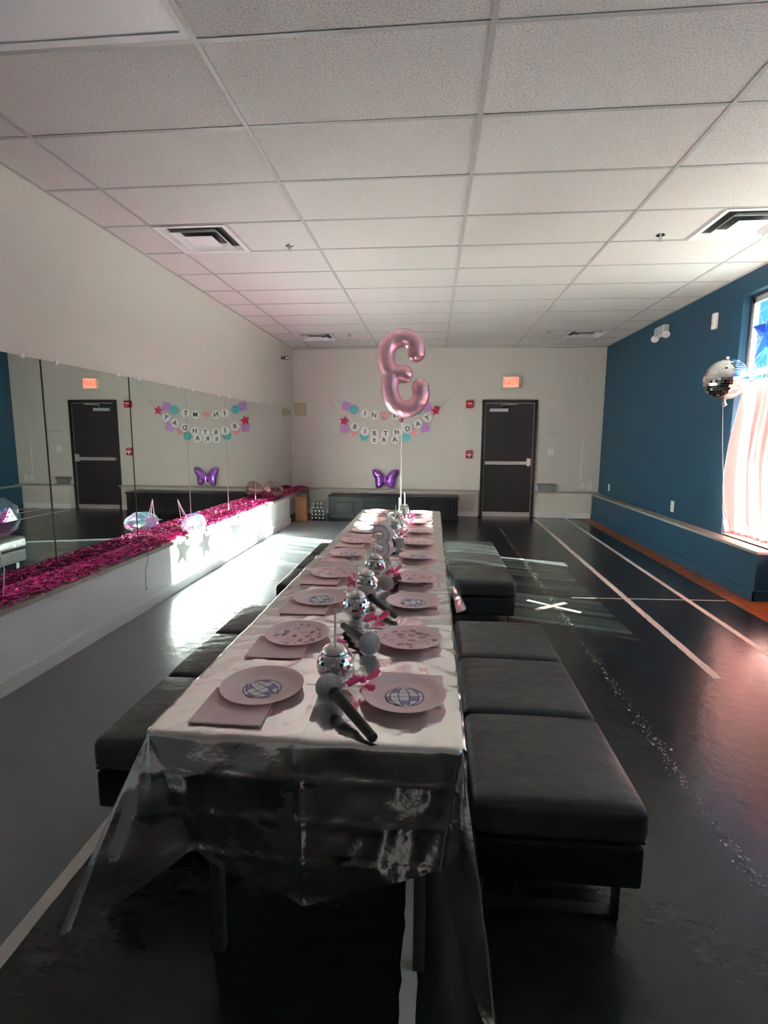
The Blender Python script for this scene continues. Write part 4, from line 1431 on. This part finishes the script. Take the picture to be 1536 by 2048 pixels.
hb = lambda q: 0.088 * math.sqrt(max(0.0, 1 - (1 - min(q, RS) / RS) ** 2))
t = thing('number_balloon', 'large rose pink foil balloon shaped like a backward three', 'balloon', (-0.272, 4.82, 2.005), 0.0)
g = inflate(three_sdf, -0.27, 0.27, -0.43, 0.43, 0.0085, hb, 3, crinkle=0.010)
bo = obj('foil_body', g, M_foil, t, 'all')
bo.rotation_euler = (math.radians(-3), 0, math.radians(8))
nk_ = obj('neck', G().tube([(0.000, 0, -0.375), (-0.006, 0, -0.395), (-0.008, 0, -0.42)], [0.02, 0.012, 0.018], 10), M_foilseam, t, True)
t = thing('balloon_ribbon', 'white ribbon hanging straight from the pink balloon to the table', 'ribbon', (-0.280, 4.82, 0.75))
pts = [(0.001 * math.sin(i * 1.3), 0.0, 0.02 + 0.825 * i / 20) for i in range(21)]
obj('ribbon_strand', G().tube(pts, 0.0055, 6), M_ribbon, t, True)
obj('ribbon_tail', G().tube([(0, 0, 0.80), (0.02, 0, 0.83), (0.012, 0, 0.76), (-0.025, 0, 0.79), (-0.03, 0, 0.755)], 0.004, 5), M_ribbon, t, True)
obj('balloon_weight', G().lathe([(0, -0.006), (0.03, -0.006), (0.034, 0.02), (0.022, 0.045), (0.008, 0.06), (0, 0.062)], 18), M_chrome, t, True)

# butterfly balloon on the back ledge
def wing(s):
    up_w = [(0.02, 0.02), (0.05, 0.10), (0.12, 0.165), (0.19, 0.185), (0.245, 0.175), (0.25, 0.13), (0.225, 0.06), (0.19, 0.0)]
    low = [(0.195, -0.04), (0.185, -0.12), (0.17, -0.165), (0.12, -0.175), (0.07, -0.15), (0.03, -0.10)]
    return [(s * x, z) for x, z in up_w + low]


bpts = wing(1) + [(0.0, -0.12)] + [(-x, z) for x, z in reversed([(q[0], q[1]) for q in wing(1)])] + [(0.0, 0.06)]
bpts = [(0.0, 0.05)] + wing(1) + [(0.0, -0.11)] + list(reversed(wing(-1)))
t = thing('butterfly_balloon', 'purple foil butterfly balloon on the far wall ledge', 'balloon', (-0.87, 9.83, 0.672))
obj('foil_body', inflate(poly_sdf(bpts), -0.27, 0.27, -0.2, 0.21, 0.009, lambda q: 0.055 * (1 - math.exp(-q / 0.035)), 8, crinkle=0.010), M_butter, t, 'all')
for s in (-1, 1):
    pch = [(s * 0.06, 0.06), (s * 0.13, 0.135), (s * 0.20, 0.15), (s * 0.20, 0.09), (s * 0.14, 0.03)]
    obj('wing_patch', inflate(poly_sdf(pch), -0.27, 0.27, -0.2, 0.21, 0.012, lambda q: 0.058 + 0.004 * min(1, q / 0.01), 2, crinkle=0.004), M_butter2, t, 'all')
    pch = [(s * 0.05, -0.06), (s * 0.12, -0.045), (s * 0.155, -0.09), (s * 0.12, -0.14), (s * 0.07, -0.12)]
    obj('wing_patch', inflate(poly_sdf(pch), -0.27, 0.27, -0.2, 0.21, 0.012, lambda q: 0.056 + 0.004 * min(1, q / 0.01), 2, crinkle=0.004), M_butter2, t, 'all')
obj('body_seam', G().tube([(0, -0.05, 0.09), (0, -0.06, 0.0), (0, -0.05, -0.13)], [0.006, 0.014, 0.006], 8), M_butter2, t, True)

# gem balloons: faceted
def gem(label, loc, rot, L, W, H, mt, seed, ribbons=()):
    t = thing('gem_balloon', label, 'balloon', loc, 0.0, 'iridescent gem balloons')
    rnd = random.Random(seed)
    g = G(); n = 8
    rings = [(-0.5, 0.10), (-0.42, 0.30), (-0.14, 0.50), (0.16, 0.50), (0.40, 0.34), (0.5, 0.12)]
    vs = []
    for ri, (u, r) in enumerate(rings):
        for k in range(n):
            a = 2 * PI * (k + 0.5 * (ri % 2)) / n
            rr = r * (1 + rnd.uniform(-.05, .05))
            vs.append((u * L, rr * W * math.cos(a), rr * H * math.sin(a)))
    fs = []
    for ri in range(len(rings) - 1):
        for k in range(n):
            a, b = ri * n + k, ri * n + (k + 1) % n
            c, d_ = a + n, b + n
            if ri % 2 == 0:
                fs += [(a, b, c), (b, d_, c)]
            else:
                fs += [(a, b, d_), (a, d_, c)]
    fs += [tuple(range(n - 1, -1, -1)), tuple((len(rings) - 1) * n + k for k in range(n))]
    b_ = obj('foil_body', g.add(vs, fs), mt, t, rot=rot)
    obj('tail_tab', G().add([(0.48 * L, -0.012, 0), (0.48 * L, 0.012, 0), (0.66 * L, 0.03, -0.01), (0.68 * L, -0.02, 0.012)], [(0, 1, 2, 3)]), mt, b_)
    for pts in ribbons:
        obj('ribbon', G().tube(pts, 0.0025, 5), M_ribbon, t)
    return t


gem('iridescent faceted gem balloon on the sunlit part of the tinsel ledge', (-2.345, 4.95, 0.590), (0.3, 0.06, PI / 2 + 0.10), 0.46, 0.20, 0.21, M_gem, 1,
    [[(-0.10, -0.06, 0.06), (-0.14, -0.03, 0.24)], [(-0.10, 0.0, 0.08), (-0.14, -0.03, 0.24)], [(-0.10, 0.06, 0.05), (-0.14, -0.03, 0.24)]])
gem('amber iridescent gem balloon at the far end of the tinsel ledge', (-2.46, 7.95, 0.63), (0.5, 0.2, PI / 2 - 0.3), 0.42, 0.25, 0.27, M_gem2, 4)
gem('iridescent gem balloon floating at the left picture edge before the mirror', (-2.44, 2.70, 0.985), (0.4, 0.5, PI / 2), 0.26, 0.20, 0.24, M_gem, 9,
    [[(0, 0, -0.10), (0.02, 0.01, -0.3), (0.0, 0.0, -0.485)]])

# mirror-ball balloon by the window
t = thing('disco_balloon', 'round silver mirror-ball foil balloon by the window', 'balloon', (2.72, 5.30, 2.005))
RB = 0.185
obj('foil_body', G().lathe([(RB * math.cos(math.radians(-90 + 180 * i / 24)), RB * math.sin(math.radians(-90 + 180 * i / 24))) for i in range(25)], 40), M_grout, t, 'all')
ft = obj('mirror_facets', hex_tiles(RB, 0.0115, -0.182, 0.183, 0.03, 4), M_mirrortile, t)
ft['kind'] = 'stuff'
obj('tail', G().tube([(0, 0, -0.18), (0.005, 0, -0.20), (0.01, 0, -0.235), (0.0, 0, -0.25)], [0.02, 0.012, 0.024, 0.006], 10), M_grout, t, True)
obj('top_tab', G().rbox(-0.012, -0.004, 0.18, 0.012, 0.004, 0.205, 0.003, 2, sub=1), M_grout, t)
obj('string', G().tube([(0, 0, -0.25), (0.04, 0.02, -0.6), (0.10, 0.03, -1.1), (0.20, 0.02, -1.535)], 0.0018, 5), M_ribbon, t)

# ------------------------------------------------------------------ birthday garlands
R1 = [('sq', -1.61, 2.02), ('teal', -1.47, 1.96), ('I', -1.26, 1.89), ('N', -1.09, 1.86), ('heart', -0.89, 1.85), ('M', -0.68, 1.86), ('Y', -0.49, 1.89), ('teal', -0.26, 1.95), ('sq', -0.11, 2.01)]
R2 = [('star', -1.65, 1.75), ('B', -1.45, 1.64), ('I', -1.26, 1.56), ('R', -1.08, 1.52), ('T', -0.87, 1.52), ('H', -0.66, 1.55), ('D', -0.46, 1.61), ('A', -0.27, 1.70), ('Y', -0.10, 1.81), ('star', 0.05, 1.94)]
R3 = [('sq', -1.65, 1.62), ('heart', -1.47, 1.52), ('teal', -1.28, 1.47), ('E', -1.08, 1.41), ('R', -0.90, 1.40), ('A', -0.70, 1.41), ('teal', -0.50, 1.45), ('heart', -0.35, 1.53), ('sq', -0.15, 1.63)]


def flat(nm, pts, y0, y1, mt, par, loc, rz=0):
    return obj(nm, G().prism(pts, y0, y1, 'y'), mt, par, loc=loc, rot=(0, rz, 0))


circ = lambda r, n=32: [(r * math.cos(2 * PI * i / n), r * math.sin(2 * PI * i / n)) for i in range(n)]
starp = lambda R, k=0.42, ph=0.0: [((R if i % 2 == 0 else R * k) * math.cos(PI / 2 + ph + PI * i / 5), (R if i % 2 == 0 else R * k) * math.sin(PI / 2 + ph + PI * i / 5)) for i in range(10)]
heartp = [(0.068 * math.sin(a) ** 3 * 1.05, 0.075 * (0.81 * math.cos(a) - 0.31 * math.cos(2 * a) - 0.125 * math.cos(3 * a) - 0.05 * math.cos(4 * a))) for a in [2 * PI * i / 32 for i in range(32)]]
sqp = []
for sx, sz, a0 in ((1, 1, 0), (-1, 1, 90), (-1, -1, 180), (1, -1, 270)):
    sqp += arc(sx * 0.05, sz * 0.05, 0.03, 0.03, a0, a0 + 90, 4)
for gi, (row, yoff, lab) in enumerate([(R1, 0.030, 'top paper garland on far wall reading IN heart MY'), (R2, 0.042, 'middle paper garland on far wall reading BIRTHDAY'), (R3, 0.018, 'lowest paper garland on far wall reading ERA')]):
    gl = thing('paper_garland', lab, 'garland', (-0.87, YB, row[len(row) // 2][2]), group='birthday garlands')
    zb = gl.location.z
    pts = [(-1.95 + 0.87, -yoff + 0.006, 2.17 - zb)] + [(x + 0.87, -yoff + 0.006, z - zb + 0.02) for _, x, z in row] + [(0.30 + 0.87, -yoff + 0.006, 2.17 - zb)]
    obj('thread', G().tube(pts, 0.0018, 5), M_string, gl)
    for k, (nm_, x, z) in enumerate(row):
        l_ = (x + 0.87, 0, z - zb)
        slope = 0.0
        if 0 < k < len(row) - 1:
            slope = -math.atan2(row[k + 1][2] - row[k - 1][2], row[k + 1][1] - row[k - 1][1]) * 0.7
        if nm_ == 'sq':
            flat('card_square', sqp, -yoff - 0.004, -yoff, M_purpfoil, gl, l_, 0.25 if x < -1 else -0.3)
        elif nm_ == 'teal':
            flat('card_circle', circ(0.084), -yoff - 0.006, -yoff - 0.002, M_teal, gl, l_)
        elif nm_ == 'heart':
            flat('card_heart', heartp, -yoff - 0.004, -yoff, M_pinkcard, gl, (l_[0], 0, l_[2] + 0.01), slope)
        elif nm_ == 'star':
            flat('card_star', starp(0.098), -yoff - 0.008, -yoff - 0.003, M_starred, gl, l_, 0.2 if x < 0 else -0.15)
        else:
            dsc = flat('letter_disc', circ(0.084), -yoff - 0.004, -yoff, M_disc, gl, l_, slope)
            obj('letter', text_mesh(nm_, 0.125, M_letter, 0.0008, 0.0016), None, dsc, loc=(0, -yoff - 0.005, 0), rot=(PI / 2, 0, 0))

# ------------------------------------------------------------------ tinsel on the ledge
rnd = random.Random(21)
vs = []; fs = []
for i in range(7200):
    y = 1.2 + (9.86 - 1.2) * rnd.random() ** 1.15
    x = rnd.uniform(-2.60, -2.355)
    hgt = 0.040 * math.sin(PI * min(1, max(0, (x + 2.63) / 0.31))) ** 0.6
    z = 0.494 + hgt * rnd.random()
    a = rnd.gauss(PI / 2, 0.75) if rnd.random() < 0.8 else rnd.uniform(0, PI)
    L_ = rnd.uniform(0.05, 0.13)
    wd = rnd.uniform(0.0026, 0.0058)
    dx, dy = math.cos(a), math.sin(a)
    tw = rnd.uniform(-1.5, 1.5)
    cv = rnd.uniform(-0.03, 0.03)
    o_ = len(vs)
    for k in range(4):
        s = (k / 3 - 0.5) * L_
        cx = x + dx * s - dy * cv * (1 - (2 * k / 3 - 1) ** 2)
        cy_ = y + dy * s + dx * cv * (1 - (2 * k / 3 - 1) ** 2)
        cz = z + 0.010 * (1 - (2 * k / 3 - 1) ** 2) * rnd.uniform(0.2, 1)
        if cx > -2.335:
            cz -= (cx + 2.335) * 0.8
            cx = -2.335 + (cx + 2.335) * 0.35
        cx = max(cx, -2.607)
        th = tw + 0.5 * k
        ox, oy, oz = -dy * math.cos(th) * wd, dx * math.cos(th) * wd, abs(math.sin(th)) * wd
        cy_ = min(cy_, 9.75)
        vs += [(max(cx + ox, -2.61), cy_ + oy, cz + oz), (max(cx - ox, -2.61), cy_ - oy, cz)]
    for k in range(3):
        fs.append((o_ + 2 * k, o_ + 2 * k + 1, o_ + 2 * k + 3, o_ + 2 * k + 2))
tn = obj('tinsel', G().add(vs, fs), M_tinsel)
tag(tn, 'magenta metallic tinsel strewn along the ledge under the mirrors', 'tinsel', kind='stuff')

t = thing('hanging_cord', 'thin dark cord with tiny weight hanging off the tinsel ledge', 'cord', (-2.362, 4.05, 0.462))
obj('strand', G().tube([(0.036, 0, 0.03), (0.036, 0.002, -0.02), (0.004, 0.004, -0.13), (0.004, 0.0, -0.27)], 0.0022, 5), M_dark, t)
obj('weight', G().lathe([(0, -0.012), (0.008, -0.006), (0.009, 0.004), (0, 0.012)], 10), M_chrome, t, True, loc=(0.006, 0, -0.278))

# ------------------------------------------------------------------ curtains and stars
cu = thing('curtain', 'sheer pink gathered curtain hanging in the window on the blue wall', 'curtain', (2.99, 4.2, 0.52))
def curtain_mesh(ya, yb):
    g = G(); vs = []; fs = []
    nu, nv = 150, 46
    for i in range(nu + 1):
        u = i / nu
        for j in range(nv + 1):
            v = j / nv                                  # 0 top, 1 bottom
            yt = ya + (yb - ya) * u
            spread = 0.16 * (math.sin(PI * min(1, v * 1.02) * 0.62)) * (1 - 0.9 * max(0, (v - 0.86) / 0.14))
            y = yt + (2 * u - 1) * spread * (abs(2 * u - 1) ** 6)
            ph = u * (yb - ya) * 2 * PI / 0.115 + 1.2 * math.sin(u * 9)
            amp = 0.012 + 0.022 * min(1, v * 1.6) * (1 - 0.5 * max(0, (v - 0.85) / 0.15))
            x = 0.0 + amp * math.sin(ph + 0.6 * math.sin(v * 3 + u * 7)) + 0.010 * mn.noise(Vector((u * 12, v * 5, 1)))
            x -= 0.05 * math.sin(PI * min(1, v)) ** 2
            z = 1.985 - 1.455 * v + 0.02 * mn.noise(Vector((u * 8, 0, 2))) * v
            if v > 0.93:
                x += 0.02 * math.sin(ph * 2.0)
            vs.append((x, y - 4.2, z - 0.52))
    for i in range(nu):
        for j in range(nv):
            q = i * (nv + 1) + j
            fs.append((q, q + nv + 1, q + nv + 2, q + 1))
    return g.add(vs, fs)


obj('curtain_panel', curtain_mesh(4.35, 5.50), M_curtain, cu, 'all')
obj('curtain_panel', curtain_mesh(3.22, 4.33), M_curtain, cu, 'all')
obj('curtain_panel', curtain_mesh(2.72, 3.25), M_curtain2, cu, 'all')
obj('curtain_rod', G().tube([(0.0, -1.55, 1.475), (0.0, 1.42, 1.475)], 0.009, 8), M_frame, cu, True)
obj('ruffle', G().tube([(0.0, -1.45 + 0.02 * i, 0.026 + 0.006 * math.sin(i * 1.9)) for i in range(137)], [0.008 + 0.010 * abs(math.sin(i * 1.1)) for i in range(137)], 6), M_curtain, cu, True)


def barn_star(label, y, z, R, ph):
    t = thing('window_star', label, 'star', (XR + 0.075, y, z), 0, 'blue stars in the window')
    pts = starp(R, 0.40, ph)
    vs = [(0.0, a, b) for a, b in pts] + [(-0.035, 0, 0), (0.012, 0, 0)]
    fs = []
    for i in range(10):
        j = (i + 1) % 10
        fs += [(j, i, 10), (i, j, 11)]
    obj('star_body', G().add(vs, fs), M_starblue, t)
    obj('hanger', G().tube([(0, 0, R * 0.9), (0, 0, Z1 - 0.03 - z)], 0.0015, 5), M_string, t)


for y, z, R, ph, lb in [(5.42, 2.44, 0.29, 0.10, 'blue five-pointed star hanging in the far upper window pane'), (4.28, 2.41, 0.27, -0.12, 'blue five-pointed star hanging in the middle upper window pane'),
                        (3.42, 2.42, 0.245, 0.2, 'blue five-pointed star in the near upper pane, farther one'), (2.93, 2.46, 0.235, -0.25, 'blue five-pointed star in the near upper pane, nearest one')]:
    barn_star(lb, y, z, R, ph)

# ------------------------------------------------------------------ tape and marks on the floor
def tape(label, a, b, wd, rag=0.0, seed=0, name='floor_tape', z=0.0012):
    rnd = random.Random(seed)
    a, b = Vector(a), Vector(b)
    L_ = (b - a).length; n = max(2, int(L_ / 0.04)) if rag else 2
    dv = (b - a).normalized(); nv = Vector((-dv.y, dv.x))
    vs = []; fs = []
    for i in range(n + 1):
        c = a + dv * L_ * i / n
        w0 = wd / 2 * (1 - rag * rnd.random()); w1 = wd / 2 * (1 - rag * rnd.random())
        for pp in (c + nv * w0, c - nv * w1):
            vs += [(pp.x, pp.y, 0.0), (pp.x, pp.y, z)]
    for i in range(n):
        o_ = i * 4
        fs += [(o_ + 1, o_ + 3, o_ + 7, o_ + 5), (o_, o_ + 1, o_ + 5, o_ + 4), (o_ + 3, o_ + 2, o_ + 6, o_ + 7)]
    return tag(obj(name, G().add(vs, fs), M_tape), label, 'tape', 'white tape lines on the floor')


tape('long white tape line on the floor nearest the blue knee wall', (2.46, 9.77), (2.29, 3.0), 0.050, 0.12, 1)
tape('long white tape line on the floor, second from the blue knee wall', (1.87, 9.60), (1.765, 3.2), 0.060, 0.2, 2)
tape('white tape line on the floor left of the table, passing under the bench', (-1.160, 0.3), (-1.235, 4.6), 0.052, 0.12, 3)
tape('white tape line on the floor under the table', (-0.035, 0.3), (-0.042, 4.9), 0.050, 0.35, 4)
tape('thin white line crossing the floor right of the X mark', (1.30, 4.80), (2.68, 4.86), 0.018, 0.2, 7)  # narrow white strip laid crosswise on the floor
xm = thing('tape_cross', 'X of white tape on the floor right of the bench', 'tape mark', (1.07, 4.55, 0))
for (a, b) in [((-0.19, 0.13), (0.20, -0.17)), ((-0.165, -0.135), (0.14, 0.09))]:
    A, B_ = Vector(a), Vector(b); dv = (B_ - A).normalized(); nv = Vector((-dv.y, dv.x)) * 0.022
    zz = 0.0012 if a[1] < 0 else 0.0006
    obj('tape_strip', G().prism([tuple(A + nv), tuple(A - nv), tuple(B_ - nv), tuple(B_ + nv)], 0.0, zz), M_tape, xm)
# flaked tape line
rnd = random.Random(9)
g = G()
for i in range(2600):
    y = 1.0 + 7.6 * rnd.random() ** 1.1
    dens = 0.5 + 0.5 * mn.noise(Vector((0.4, y * 2.2, 0)))
    if rnd.random() > dens * 1.1:
        continue
    x = 1.105 + 0.0035 * (y - 4) + rnd.gauss(0, 0.016)
    s = rnd.uniform(0.0012, 0.0045) * (1 if rnd.random() < 0.9 else 2.2)
    n = 5; a0 = rnd.uniform(0, 6)
    g.add([(x + s * rnd.uniform(.5, 1) * math.cos(a0 + 2 * PI * k / n), y + 1.5 * s * rnd.uniform(.5, 1) * math.sin(a0 + 2 * PI * k / n), 0.0007) for k in range(n)], [tuple(range(n))])
tag(obj('worn_tape_flakes', g, M_chip), 'flaking remains of a tape line on the floor right of the benches', 'tape', kind='stuff')
# vinyl seams
for x, lb in [(0.573, 'seam between vinyl sheets beside the right bench')]:
    sm = obj('floor_seam', G().box(x - 0.022, YF, 0, x - 0.002, YB - 0.1, 0.0011).box(x + 0.002, YF, 0, x + 0.03, YB - 0.1, 0.0016), M_floor)
    tag(sm, lb, 'floor seam', kind='structure')
